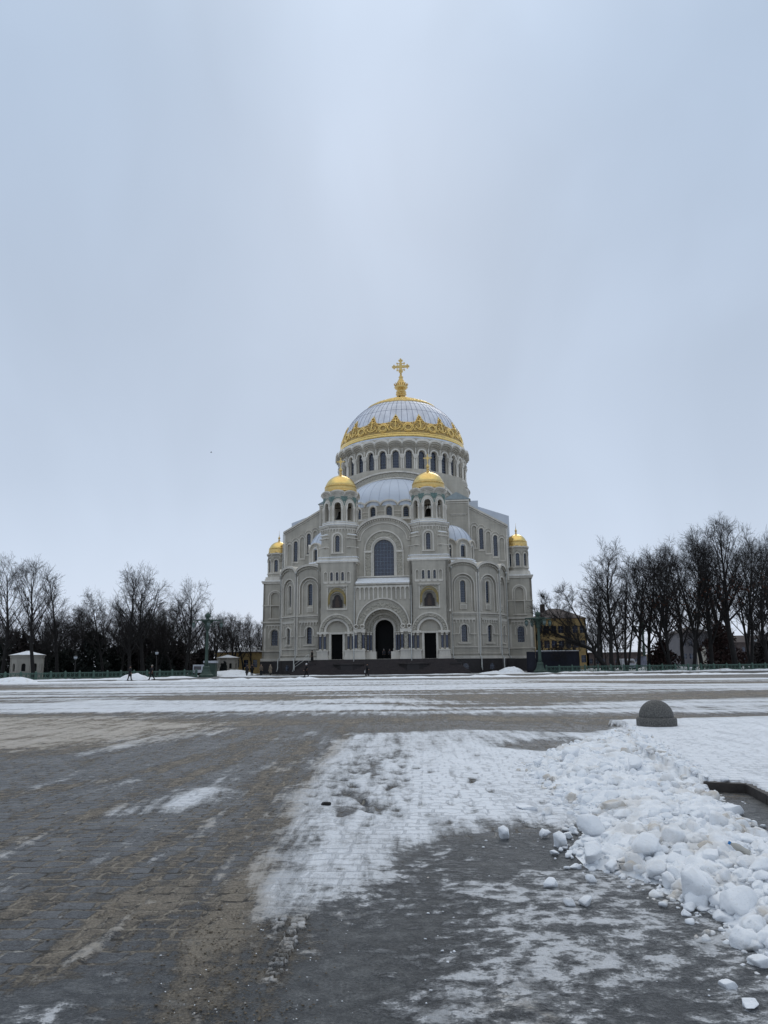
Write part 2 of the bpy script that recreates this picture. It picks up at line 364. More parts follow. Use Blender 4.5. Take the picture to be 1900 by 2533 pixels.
# ---------------------------------------------------------------- front towers
def column(parent, M, s, z0, z1, r, d, mat='trim', name='column', capm='trim'):
    c = M(s, 0, d); mb = MB(mat, capm); h = z1 - z0
    mb.lathe((c[0], c[1], c[2]), [(r * 1.35, z0), (r * 1.35, z0 + .12), (r, z0 + .2)], 10, 1)
    mb.lathe((c[0], c[1], c[2]), [(r, z0 + .2), (r * .93, z1 - h * .16)], 10, 0, cap=False)
    mb.lathe((c[0], c[1], c[2]), [(r * .95, z1 - h * .16), (r * 1.15, z1 - h * .14), (r * 1.0, z1 - h * .12), (r * 1.5, z1 - .12), (r * 1.6, z1 - .12), (r * 1.6, z1)], 10, 1)
    return mb.build(name, parent)
def front_tower(sx):
    cu = sx * 7.75; hw = 3.25; M = frame(0, (cu, 0))
    mb = MB('stone', 'trim', 'snow', 'relief')
    # lower block front with door, niche and the row of five slits
    door = [(-0.95, 2.2), (0.95, 2.2), (0.95, 6.3), (-0.95, 6.3)]
    tym = arch(0, 6.65, 6.66, 1.75, 18)
    niche = arch(0, 10.65, 12.0, 1.15, 14)
    slits = [arch(x, 15.25, 16.45, 0.2, 8) for x in (-0.95, 0, 0.95)]
    mb.prism(M, [(-hw, 2.1), (hw, 2.1), (hw, 18.3), (-hw, 18.3)], [door, tym, niche] + slits + [arch(x, 15.25, 16.45, 0.24, 8) for x in (-1.95, 1.95)], 0, -0.55, 0)
    mb.box(M, -2.2, 2.2, 6.6, 8.6, -0.35, -0.4, 0); mb.box(M, -1.3, 1.3, 10.5, 13.4, -0.5, -0.54, 0)
    for x in (-1.95, 1.95): mb.box(M, x - .3, x + .3, 15.1, 16.8, -0.12, -0.17, 0)
    # sides of the block
    for s2 in (-1, 1):
        Ms = frame(s2 * PI / 2, (cu, 3.5)); mb.box(Ms, -3.5 if s2 > 0 else -3.5, 3.5, 2.1, 18.3, hw, hw - 0.5, 0)
    # cornices and string courses
    for z, h, d in ((9.75, 0.3, 0.22), (10.05, 0.12, 0.12), (18.05, 0.25, 0.15), (18.3, 0.3, 0.35)):
        tower_stage(mb, hw + d, (cu, 3.5), z, z + h, 0.01, 1)
    for s2 in (-1, 1): mb.box(M, min(s2 * 1.2, s2 * (hw + .1)), max(s2 * 1.2, s2 * (hw + .1)), 2.1, 2.9, 0.16, -.1, 1)
    tower_stage(mb, hw + 0.3, (cu, 3.5), 18.6, 18.72, 0.01, 2)
    tower_stage(mb, hw + 0.12, (cu, 3.5), 18.72, 19.2, 0.4, 1); tower_stage(mb, hw + 0.2, (cu, 3.5), 19.2, 19.32, 0.4, 2)
    for x in (-.95, 0, .95, -1.95, 1.95): ring_band(mb, M, x, 15.1, 16.45, 0.24, 0.36, 0.09, -.05, 1, 8); mb.box(M, x - .36, x + .36, 14.75, 14.95, 0.1, -.05, 1)
    mb.box(M, -2.4, 2.4, 14.95, 15.1, 0.08, -.05, 1)
    # portal arch
    for ri, ro, d in ((1.8, 2.2, 0.35), (2.25, 2.7, 0.55), (2.75, 3.0, 0.3)): ring_band(mb, M, 0, 6.7, 6.72, ri, ro, d, -.1, 1 if ri != 2.25 else 3, 24)
    mb.box(M, -1.75, 1.75, 6.3, 6.62, 0.25, -0.2, 1)
    for s2 in (-1, 1):
        mb.box(M, s2 * 2.35 - .95, s2 * 2.35 + .95, 6.35, 6.7, 0.6, -.1, 1); mb.box(M, s2 * 2.35 - .9, s2 * 2.35 + .9, 2.2, 3.6, 0.75, -.1, 1)
        mb.box(M, s2 * 2.35 - 1.0, s2 * 2.35 + 1.0, 3.45, 3.66, 0.82, -.1, 1); mb.box(M, s2 * 1.15 - .17, s2 * 1.15 + .17, 2.2, 6.3, 0.2, -.1, 1)
        mb.box(M, s2 * 2.35 - 1.0, s2 * 2.35 + 1.0, 2.15, 2.55, 0.84, -.1, 1)
    # icon surround
    mb.box(M, -1.75, 1.75, 10.3, 10.5, 0.2, -.1, 1); mb.box(M, -1.75, -1.55, 10.5, 14.1, 0.1, -.1, 1); mb.box(M, 1.55, 1.75, 10.5, 14.1, 0.1, -.1, 1)
    dentils(mb, M, -1.75, 1.75, 14.1, 0.18, 14, 0.22, -.05, 1); mb.box(M, -1.8, 1.8, 14.28, 14.4, 0.25, -.05, 1)
    # upper stage: eight-sided with heavy corner turrets
    zc = 3.4; c = (cu, zc)
    for i in range(8):
        al = PI / 4 * i; Mo = frame(al, c, 3.1); e = 3.1 * math.tan(PI / 8)
        if i in (0,):
            mb.prism(Mo, [(-e, 19.3), (e, 19.3), (e, 24.6), (-e, 24.6)], [arch(0, 20.2, 22.65, 0.36, 8)], 0, -0.5, 0)
            ring_band(mb, Mo, 0, 20.0, 22.6, 0.42, 0.5, 0.1, -.02, 1, 12); ring_band(mb, Mo, 0, 20.0, 22.6, 0.72, 1.0, 0.16, -.02, 1, 12); mb.box(Mo, -1.1, 1.1, 19.85, 20.02, 0.25, -.1, 1)
        else: mb.box(Mo, -e, e, 19.3, 24.6, 0, -0.5, 0)
        if i % 2:                                   # stepped corner piers
            mb.hull([Mo(a, z, d) for a, d, z in ((-1.1, 0.0, 19.3), (1.1, 0, 19.3), (-.55, .95, 19.3), (.55, .95, 19.3), (-1.1, 0, 20.9), (1.1, 0, 20.9), (-.55, .75, 20.9), (.55, .75, 20.9))], 0)
            mb.box(Mo, -1.05, 1.05, 20.9, 21.05, 0.82, -.1, 1)
            mb.hull([Mo(a, z, d) for a, d, z in ((-1.1, 0.0, 21.05), (1.1, 0, 21.05), (-.6, .6, 21.05), (.6, .6, 21.05), (-1.1, 0, 23.0), (1.1, 0, 23.0), (-.6, .45, 23.0), (.6, .45, 23.0))], 0)
            mb.box(Mo, -1.1, 1.1, 22.45, 22.6, 0.62, -.1, 1); mb.box(Mo, -1.0, 1.0, 23.0, 23.14, 0.55, -.1, 1); mb.box(Mo, -0.8, 0.8, 23.14, 23.3, 0.4, -.1, 2)
        lombard(mb, Mo, -e, e, 24.35, 0.75, 5, 0.16, -.02, 1)
        dentils(mb, Mo, -e - .05, e + .05, 24.4, 0.2, 11, 0.3, -.05, 1)
    octa(mb, c, 3.4, 24.6, 24.85, 1); octa(mb, c, 3.55, 24.85, 24.93, 2); octa(mb, c, 3.1, 24.93, 25.35, 1, r2=2.95); octa(mb, c, 3.05, 25.35, 25.42, 2)
    # belfry: eight open arches
    for i in range(8):
        Mo = frame(PI / 4 * i, c, 2.85); e = 2.85 * math.tan(PI / 8)
        sc = [(-e, 25.4), (e, 25.4), (e, 30.0)] + [(e * math.cos(PI * j / 12), 30.0 + 0.62 * math.sin(PI * j / 12)) for j in range(1, 12)] + [(-e, 30.0)]
        mb.prism(Mo, sc, [arch(0, 25.75, 28.3, 0.56, 12)], 0, -0.45, 0, True)
        ring_band(mb, Mo, 0, 28.05, 28.3, 0.56, 0.80, 0.16, -.02, 1, 14); ring_band(mb, Mo, 0, 28.15, 28.3, 0.86, 1.05, 0.05, -.02, 1, 14)
        # swelling scalloped cornice
        for q, (dd, ww) in enumerate(((0.14, 0.10), (0.28, 0.16), (0.42, 0.16))):
            ring_band(mb, Mo, 0, 0, 0, 1, 1, 0, 0, 1, 1) if False else None
            k = len(mb.v); R0 = e; pts = []
            for j in range(13):
                a = PI * j / 12; x = (e + 0.02 + dd * .42) * math.cos(a); z0 = 29.86 + q * .16 + 0.66 * math.sin(a)
                pts.append((x, z0))
            o = [(x, z + ww + .02) for x, z in pts]; mb.prism(Mo, pts + o[::-1], [], dd, -0.3, 1, True)
        for s2 in (-.78, .78):
            cc = Mo(s2, 0, 0.06); mb.lathe(cc, [(0.17, 25.42), (0.17, 25.6), (0.125, 25.68), (0.12, 27.45), (0.15, 27.5), (0.13, 27.55), (0.24, 27.95), (0.24, 28.1)], 8, 1)
    mb.lathe((cu, zc, 0), [(2.9, 30.3), (2.75, 31.0)], 16, 1)
    mb.lathe((cu, zc, 0), [(2.6, 25.3), (2.6, 25.45)], 16, 1)
    T = mb.build('bell_tower', CATH)
    # majolica spandrels
    mb = MB('majol')
    for i in range(8):
        Mo = frame(PI / 4 * i, c, 2.85); e = 2.85 * math.tan(PI / 8)
        ring_band(mb, Mo, 0, 28.3, 28.32, 1.07, 1.17, 0.04, 0.0, 0, 14, 1.25); mb.prism(Mo, [(-e, 29.0), (-e + .28, 29.0), (-e + .7, 29.95), (-e, 29.9)], [], 0.04, 0, 0); mb.prism(Mo, [(e, 29.0), (e, 29.9), (e - .7, 29.95), (e - .28, 29.0)], [], 0.04, 0, 0)
    mb.build('tile_band', T)
    small_dome(T, c, 2.85, 30.95, 3.25); finial_cross(T, c, 34.05, 0.98)
    # bell inside
    mb = MB('bronze'); mb.lathe((cu, zc, 0), [(0.95, 26.2), (0.9, 26.35), (0.62, 26.9), (0.5, 27.5), (0.3, 27.75), (0.0, 27.8)], 20, 0); mb.tube([(cu, zc, 27.7), (cu, zc, 28.6)], 0.06, 5); mb.tube([(cu - 2.4, zc, 28.4), (cu + 2.4, zc, 28.4)], 0.09, 6); mb.build('bell', T)
    window(T, frame(0, c, 3.1), 0, 20.25, 23.0, 0.70, 0.3, 2, 6)
    for x in (-.95, 0, .95): window(T, M, x, 15.25, 16.65, 0.4, 0.25, 1, 3)
    mb = MB('door', 'bar'); mb.box(M, -0.95, 0.95, 2.2, 6.3, -0.35, -0.42, 0); mb.box(M, -0.93, -0.86, 2.2, 6.3, -0.3, -0.36, 0); mb.box(M, 0.86, .93, 2.2, 6.3, -.3, -.36, 0); mb.box(M, -.03, .03, 2.2, 6.2, -.32, -.36, 0)
    for x in (-.45, .45): mb.box(M, x - .3, x + .3, 3.0, 5.8, -.325, -.36, 0)
    mb.build('door', T)
    for s2 in (-1, 1):
        for q in (2.0, 2.75): column(T, M, s2 * q, 3.66, 6.35, 0.2, 0.35, 'blue')
    # icon: mosaic panel in a gilded hood
    mb = MB('icon', 'iconb'); mb.prism(M, [(-.85, 10.72), (.85, 10.72), (.85, 11.95), (.62, 12.15)] + [(.55 * math.cos(a * PI / 8), 12.3 + .62 * math.sin(a * PI / 8)) for a in range(0, 9)] + [(-.62, 12.15), (-.85, 11.95)], [], -.2, -.3, 0)
    mb.prism(M, [(-.35, 10.8), (.35, 10.8), (.3, 11.8), (.12, 12.0), (-.12, 12.0), (-.3, 11.8)], [], -.17, -.21, 1); mb.prism(M, [(.2 * math.cos(a * PI / 6), 12.25 + .24 * math.sin(a * PI / 6)) for a in range(12)], [], -.17, -.21, 1)
    ic = mb.build('icon', T)
    mb = MB('goldp', 'relief'); ring_band(mb, M, 0, 11.3, 12.1, 1.2, 1.45, 0.3, -.1, 0, 16, 1.1); ring_band(mb, M, 0, 10.9, 12.05, 1.46, 1.56, 0.16, -.1, 0, 16, 1.25)
    for s2 in (-1, 1): mb.prism(M, [(s2 * 1.15, 13.0), (s2 * 1.52, 12.2), (s2 * 1.52, 14.0), (s2 * .3, 14.0), (s2 * .7, 13.7)], [], .06, -.05, 1)
    mb.build('icon_hood', ic)
    for x in ((-hw - .12, 1),) if sx < 0 else ((hw + .12, 1),):
        pass
    return T
front_tower(-1); front_tower(1)

# ---------------------------------------------------------------- centre front: porch with great arch, gabled wall with great window
def centre_front():
    M = frame(0, (0, 0)); mb = MB('stone', 'trim', 'snow', 'relief')
    hw = 4.52
    bigarch = arch(0, 2.2, 7.1, 3.15, 28)
    mb.prism(M, [(-hw, 2.1), (hw, 2.1), (hw, 14.4), (-hw, 14.4)], [bigarch], 0.35, -1.4, 0)
    # stepped inner arches
    for i, (ri, ro, d) in enumerate(((2.75, 3.2, -0.35), (2.35, 2.8, -0.75), (1.95, 2.4, -1.1), (1.55, 2.0, -1.45))):
        ring_band(mb, M, 0, 2.2, 7.1, ri, ro, d, -2.2, (3, 0, 3, 1)[i], 28)
    # outer archivolts
    ring_band(mb, M, 0, 7.0, 7.1, 3.15, 3.4, 0.62, 0.3, 1, 28); ring_band(mb, M, 0, 7.0, 7.1, 3.42, 4.25, 0.52, 0.3, 3, 28); ring_band(mb, M, 0, 7.6, 7.7, 4.27, 4.48, 0.66, 0.3, 1, 28)
    for s2 in (-1, 1):
        mb.box(M, s2 * 3.85 - .95, s2 * 3.85 + .95, 6.55, 7.05, 0.95, 0.1, 1)
        mb.box(M, s2 * 3.85 - 1.0, s2 * 3.85 + 1.0, 2.15, 2.6, 1.1, 0.1, 1); mb.box(M, s2 * 3.85 - .9, s2 * 3.85 + .9, 2.6, 3.7, 1.0, 0.1, 1); mb.box(M, s2 * 3.85 - 1.0, s2 * 3.85 + 1.0, 3.5, 3.72, 1.08, 0.1, 1)
        mb.box(M, s2 * 3.85 - .3, s2 * 3.85 + .3, 3.7, 6.55, 0.7, 0.3, 3)
        for q in (3.35, 4.4):                     # volutes over the capitals
            cc = [M(s2 * q + 0.32 * math.cos(a * PI / 8), 7.45 + .32 * math.sin(a * PI / 8), .85) for a in range(16)]; mb.tube(cc, 0.12, 6, 1, True)
        mb.box(M, s2 * 2.2 - .95, s2 * 2.2 + .95, 2.2, 3.4, -0.2, -1.3, 1)
        mb.box(M, s2 * 1.72 - .24, s2 * 1.72 + .24, 2.2, 3.9, -1.2, -1.6, 1)
    # frieze of hanging arches and pilaster strips, ledge
    lombard(mb, M, -hw, hw, 14.2, 1.0, 12, 0.62, 0.34, 1)
    for i in range(13):
        x = -hw + i * 2 * hw / 12; mb.box(M, max(-hw, x - .12), min(hw, x + .12), 11.9, 13.4, 0.52, 0.34, 1)
    mb.box(M, -hw, hw, 14.4, 14.62, 0.75, -1.4, 1)
    mb.hull([M(a, z, d) for a in (-hw, hw) for z, d in ((14.62, 0.8), (14.68, 0.8), (15.75, -1.9), (14.62, -1.9))], 2)
    # gabled wall, set back
    G = frame(0, (0, 2.0)); W2 = 4.75
    def crown(dz, r=1.0): return [(W2 * math.cos(a * PI / 20), 22.95 + dz + 3.1 * r * math.sin(a * PI / 20) ** 1.0) for a in range(21)]
    out = [(-W2, 15.0), (W2, 15.0), (W2, 22.95)] + crown(0)[1:-1] + [(-W2, 22.95)]
    mb.prism(G, out, [arch(0, 16.1, 20.6, 1.72, 24)], 0, -0.7, 0, True)
    k = [(x * 1.0, z) for x, z in crown(0)]; mb.prism(G, k + [(x, z + .42) for x, z in k[::-1]], [], 0.45, -0.8, 1, True)
    kk = [(x, z + .42) for x, z in k]; mb.prism(G, kk + [(x, z + .08) for x, z in kk[::-1]], [], 0.5, -1.2, 1, True)
    for i in range(34):
        a = PI * (i + .5) / 34; x = W2 * .97 * math.cos(a); z = 22.95 + 3.1 * math.sin(a) - .1; mb.box(G, x - .07, x + .07, z - .24, z - .02, 0.33, -.05, 1)
    ring_band(mb, G, 0, 22.2, 22.3, 3.95, 4.1, 0.2, -.05, 1, 24, 0.72)
    for s2 in (-1, 1): mb.box(G, s2 * 4.35 - .4, s2 * 4.35 + .4, 22.15, 22.3, 0.2, -.05, 1)
    ring_band(mb, G, 0, 16.1, 20.6, 1.76, 1.98, 0.12, -.3, 1, 24); ring_band(mb, G, 0, 20.5, 20.6, 2.2, 3.1, 0.14, -.05, 3, 24); ring_band(mb, G, 0, 20.5, 20.6, 3.12, 3.35, 0.3, -.05, 1, 24); ring_band(mb, G, 0, 20.45, 20.6, 2.0, 2.2, 0.26, -.05, 1, 24)
    for s2 in (-1, 1):
        mb.box(G, s2 * 2.7 - .5, s2 * 2.7 + .5, 16.0, 20.1, 0.12, -.05, 3); mb.box(G, s2 * 2.7 - .72, s2 * 2.7 + .72, 20.1, 20.45, 0.32, -.05, 1)
        mb.box(G, s2 * 3.3 - .1, s2 * 3.3 + .1, 16.0, 20.1, 0.25, -.05, 1); mb.box(G, s2 * 2.1 - .1, s2 * 2.1 + .1, 16.0, 20.1, 0.2, -.05, 1)
    mb.box(G, -4.5, 4.5, 15.85, 16.05, 0.35, -.05, 1)
    fr = mb.build('facade_wall', CATH)
    window(fr, G, 0, 16.1, 22.32, 3.44, 0.35, 6, 10, bw=0.07)
    for s2 in (-1, 1):
        for q in (3.2, 4.45): column(fr, M, s2 * q, 3.72, 6.55, 0.21, 0.72, 'blue')
        column(fr, M, s2 * 2.6, 3.4, 6.6, 0.2, -0.25, 'blue'); column(fr, M, s2 * 2.15, 3.4, 6.6, 0.18, -0.6, 'blue')
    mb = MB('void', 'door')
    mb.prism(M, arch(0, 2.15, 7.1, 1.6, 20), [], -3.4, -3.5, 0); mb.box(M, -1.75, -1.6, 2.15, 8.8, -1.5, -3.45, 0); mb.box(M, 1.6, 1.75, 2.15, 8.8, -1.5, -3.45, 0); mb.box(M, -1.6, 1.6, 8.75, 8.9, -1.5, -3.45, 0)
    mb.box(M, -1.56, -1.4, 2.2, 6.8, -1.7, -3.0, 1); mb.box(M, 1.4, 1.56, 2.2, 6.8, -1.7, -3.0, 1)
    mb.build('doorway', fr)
    # roof behind gable
centre_front()

# ---------------------------------------------------------------- many-sided side chapels beside the front
def side_chapel(sx):
    c = (sx * 10.8, 12.85); ap = 9.5; e = ap * math.tan(PI / 12)
    mb = MB('stone', 'trim', 'snow', 'relief', 'granite'); wins = []
    for al in (-75, -45, -15, 15, 45, 75):
        M = frame(math.radians(al), c, ap)
        if sx * al < 0:
            mb.box(M, -e, e, 2.1, 17.0, 0, -.5, 0)       # against the tower: plain
            continue
        crown = [(e * math.cos(a * PI / 14), 17.0 + 1.25 * math.sin(a * PI / 14)) for a in range(15)]
        deep = arch(0, 10.0, 14.4, 1.85, 18)
        lo = arch(0, 4.9, 7.25, 0.5, 12)
        mb.prism(M, [(-e, 2.1), (e, 2.1)] + crown + [], [deep, lo], 0, -.45, 0)
        # back plane of the tall recess with its window
        mb.prism(M, arch(0, 9.95, 14.4, 1.86, 18), [arch(0, 11.5, 14.75, 0.42, 12)], -.28, -.7, 0)
        ring_band(mb, M, 0, 10.0, 14.4, 1.42, 1.56, -.12, -.3, 1, 18); ring_band(mb, M, 0, 11.3, 14.75, 0.5, 0.62, -.1, -.3, 1, 14)
        ring_band(mb, M, 0, 10.0, 14.4, 1.86, 2.05, 0.12, -.05, 1, 20); mb.box(M, -.6, .6, 10.3, 11.2, -.08, -.3, 1); mb.box(M, -.45, .45, 10.42, 11.05, -.04, -.09, 0)
        mb.prism(M, crown + [(x * 1.03, z + .32) for x, z in crown[::-1]], [], 0.42, -.3, 1, True)
        c2 = [(x * 1.03, z + .32) for x, z in crown]; mb.prism(M, c2 + [(x, z + .07) for x, z in c2[::-1]], [], 0.45, -.9, 1, True)
        c3 = [(x * .96, z - .12) for x, z in crown]; mb.prism(M, c3 + [(x * .97, z - .28) for x, z in c3[::-1]], [], 0.2, -.05, 3, True)
        # string courses, hanging arches, lower window
        mb.box(M, -e, e, 9.55, 9.75, 0.22, -.05, 1); mb.box(M, -e, e, 9.3, 9.4, 0.1, -.05, 1)
        lombard(mb, M, -1.95, 1.95, 8.75, 0.75, 7, 0.18, -.02, 1); mb.box(M, -2.0, 2.0, 8.75, 8.85, 0.2, -.02, 1)
        ring_band(mb, M, 0, 6.2, 6.95, 0.78, 0.98, 0.16, -.02, 1, 14); ring_band(mb, M, 0, 4.8, 7.25, 0.5, 0.64, 0.08, -.02, 1, 14)
        for s2 in (-1, 1): mb.box(M, s2 * 1.5 - .5, s2 * 1.5 + .5, 6.1, 6.25, 0.18, -.02, 1); mb.box(M, s2 * 2.35 - .14, s2 * 2.35 + .14, 2.9, 16.6, 0.17, -.02, 1); mb.box(M, s2 * 1.72 - .06, s2 * 1.72 + .06, 4.2, 8.2, 0.08, -.02, 1)
        mb.box(M, -1.1, 1.1, 4.55, 4.72, 0.18, -.02, 1)
        mb.box(M, -e, e, 3.95, 4.1, 0.14, -.05, 1); mb.box(M, -e, e, 2.9, 3.0, 0.16, -.05, 1); mb.box(M, -e - .05, e + .05, 2.1, 2.55, 0.24, -.05, 1)
        wins += [(M, 11.5, 15.17, 0.84, 0.5, 3, 9), (M, 4.9, 7.75, 1.0, 0.3, 3, 6)]
    # roof
    k = c; mb.lathe((c[0], c[1], 0), [(9.7, 17.3), (5.2, 19.2)], 12, 2, smooth=False)
    mb.box(ID, min(sx * 1.2, sx * 20.6), max(sx * 1.2, sx * 20.6), 2.1, 17.2, -12.8, -19, 0)
    # round drum with windows and half dome
    R = 4.3; cc = (sx * 10.8, 12.2); nd = 10; ed = R * math.tan(PI / nd)
    mb.lathe((cc[0], cc[1], 0), [(R / math.cos(PI / nd) + .15, 18.9), (R / math.cos(PI / nd) + .15, 19.5)], nd, 1, smooth=False, rot=PI / nd)
    dw = []
    for i in range(nd):
        al = 2 * PI * i / nd
        if math.cos(al) < -0.35: continue
        M = frame(al, cc, R)
        cr = [(ed * math.cos(a * PI / 12), 21.9 + 1.1 * math.sin(a * PI / 12)) for a in range(13)]
        mb.prism(M, [(-ed, 19.4), (ed, 19.4)] + cr, [arch(0, 19.9, 21.6, 0.45, 12)], 0, -.4, 0)
        mb.prism(M, cr + [(x * 1.04, z + .18) for x, z in cr[::-1]], [], 0.28, -.9, 1, True)
        ring_band(mb, M, 0, 19.7, 21.6, 0.55, 0.8, 0.14, -.02, 1, 12); mb.box(M, -ed, ed, 19.45, 19.65, 0.2, -.02, 2)
        dw.append((M, 19.9, 22.05, 0.9))
    ch = mb.build('side_chapel', CATH)
    for M, a, b, w, rec, cl, rw in wins: window(ch, M, 0, a, b, w, rec, cl, rw)
    for M, a, b, w in dw: window(ch, M, 0, a, b, w, 0.3, 3, 4)
    mb = MB('lead', 'seam')
    prof = [(4.35, 21.9)] + [(4.35 * math.cos(a * PI / 24), 21.9 + 4.3 * math.sin(a * PI / 24)) for a in range(1, 13)]
    mb.lathe((cc[0], cc[1], 0), prof, 32, 0)
    for i in range(20):
        t = 2 * PI * i / 20; mb.tube([(cc[0] + (r + .01) * math.sin(t), cc[1] - (r + .01) * math.cos(t), z) for r, z in prof[:-1]], 0.03, 4, 1)
    mb.build('half_dome', ch)
    # rain pipes at the corners
    for al in ((0, 30, 60, 88) if sx > 0 else (0, -30, -60)):
        t = math.radians(al); R2 = ap / math.cos(PI / 12) + .22; p = (c[0] + R2 * math.sin(t), c[1] - R2 * math.cos(t))
        o = (math.sin(t) * .35, -math.cos(t) * .35)
        mb = MB('pipe')
        if al == 0: p = (sx * 11.35, -0.02 + 2.2); o = (0.12 * sx, -.35)
        mb.tube([(p[0], p[1], 17.1), (p[0], p[1], 2.7), (p[0] + o[0], p[1] + o[1], 2.2), (p[0] + o[0], p[1] + o[1], 0.7), (p[0] + 1.6 * o[0], p[1] + 1.6 * o[1], 0.25)], 0.1, 8)
        mb.lathe((p[0], p[1], 17.0), [(0.1, 0), (0.24, 0.25), (0.24, 0.4)], 8)
        mb.build('rain_pipe', ch)
side_chapel(-1); side_chapel(1)
for u in (-4.75, 4.75):
    mb = MB('pipe'); mb.tube([(u, -1.05, 6.4), (u, -1.15, 2.5), (u, -1.3, 1.6)], 0.09, 8); mb.tube([(u, -0.3, 14.2), (u, -.75, 7.0), (u, -1.05, 6.4)], 0.07, 8); mb.lathe((u, -1.3, 1.45), [(0.1, 0.2), (0.17, 0.0)], 8); mb.build('rain_pipe', CATH)

# ---------------------------------------------------------------- sloping shoulders behind the chapels
def nave_wall(sx):
    M0 = frame(0, (0, 18.0))
    M = (lambda s, z, d: M0(sx * s, z, d))
    mb = MB('stone', 'trim', 'snow', 'lead', 'leadd')
    out = [(9.8, 16.0), (21.6, 16.0), (21.6, 26.7), (14.5, 30.8), (14.5, 32.2), (9.8, 32.2)]
    niches = [(15.4, 27.0, 22.9, 0), (16.7, 26.55, 22.5, 1), (18.0, 25.8, 21.8, 0), (19.3, 25.1, 21.1, 1), (20.5, 24.5, 20.4, 0)]
    holes = [arch(x, zb, zt - .4, 0.36, 10) for x, zt, zb, w in niches]
    mb.prism(M, out, holes, 0, -.6, 0, True)
    wl = []
    for x, zt, zb, w in niches:
        if not w: mb.box(M, x - .4, x + .4, zb - .05, zt + .05, -.2, -.26, 0)
        ring_band(mb, M, x, zb - .1, zt - .4, 0.44, 0.58, 0.1, -.02, 1, 10); mb.box(M, x - .6, x + .6, zb - .35, zb - .15, 0.16, -.02, 1)
    # wavy moulding following the slope
    for i, (x, zt, zb, w) in enumerate(niches): ring_band(mb, M, x, zt + .1, zt + .12, 0.58, 0.7, 0.14, -.02, 1, 10, 0.8)
    # raking cornice and snow
    def rake(o, h, d0, d1, m): mb.prism(M, [(14.5, 30.8 + o), (21.75, 26.62 + o), (21.75, 26.62 + o + h), (14.5, 30.8 + o + h)], [], d0, d1, m, True)
    rake(-.3, .18, .15, -.02, 1); rake(0, .3, .35, -.7, 1); rake(.3, .06, .36, -1.2, 1)
    mb.box(M, 9.8, 14.6, 31.9, 32.2, 0.25, -.7, 1); mb.box(M, 9.8, 14.6, 31.55, 31.7, 0.12, -.02, 1)
    mb.prism(M, [(9.6, 32.25), (14.9, 32.25), (12.2, 33.7)], [], 0.3, -2.5, 4, True)
    dentils(mb, M, 11.0, 14.0, 29.1, 0.28, 12, 0.12, -.02, 1); mb.box(M, 10.9, 14.1, 29.4, 29.5, 0.14, -.02, 1)
    mb.box(M, 14.35, 14.6, 16.5, 31.9, 0.12, -.02, 1); mb.box(M, 21.3, 21.62, 16.5, 26.3, 0.12, -.02, 1)
    # body of the arm behind and its low roofs
    mb.box(M, 9.8, 21.55, 2.1, 26.6, -.6, -30, 0)
    mb.prism(M, [(9.8, 26.6), (21.55, 26.6), (14.5, 30.7), (14.5, 32.1), (9.8, 32.1)], [], -.62, -12, 0, True)
    mb.hull([M(s, z, d) for s, z, d in ((15, 26.0, -9), (22.4, 26.0, -9), (22.4, 30.4, -9), (19.3, 30.6, -9), (15, 33.0, -9), (15, 26, -24), (22.4, 26, -24), (22.4, 30.4, -24), (19.3, 30.6, -24), (15, 33, -24))], 3)
    mb.hull([M(s, z, d) for s, z, d in ((14.0, 30.0, -8), (16.3, 30.0, -8), (16.3, 33.6, -8), (14.0, 33.6, -8), (14, 30, -24), (16.3, 30, -24), (16.3, 33.6, -24), (14, 33.6, -24))], 3)
    N = mb.build('nave_wall', CATH)
    for x, zt, zb, w in niches:
        if w: window(N, frame(0, (0, 18.0)), sx * x, zb, zt, 0.7, 0.3, 2, 9)
    mb = MB('pipe'); p = M(21.75, 0, 0.2); mb.tube([(p[0], p[1], 26.5), (p[0], p[1], 19.0), (p[0] - .8 * sx, p[1] - .3, 17.9)], 0.1, 8); mb.build('rain_pipe', N)
nave_wall(-1); nave_wall(1)

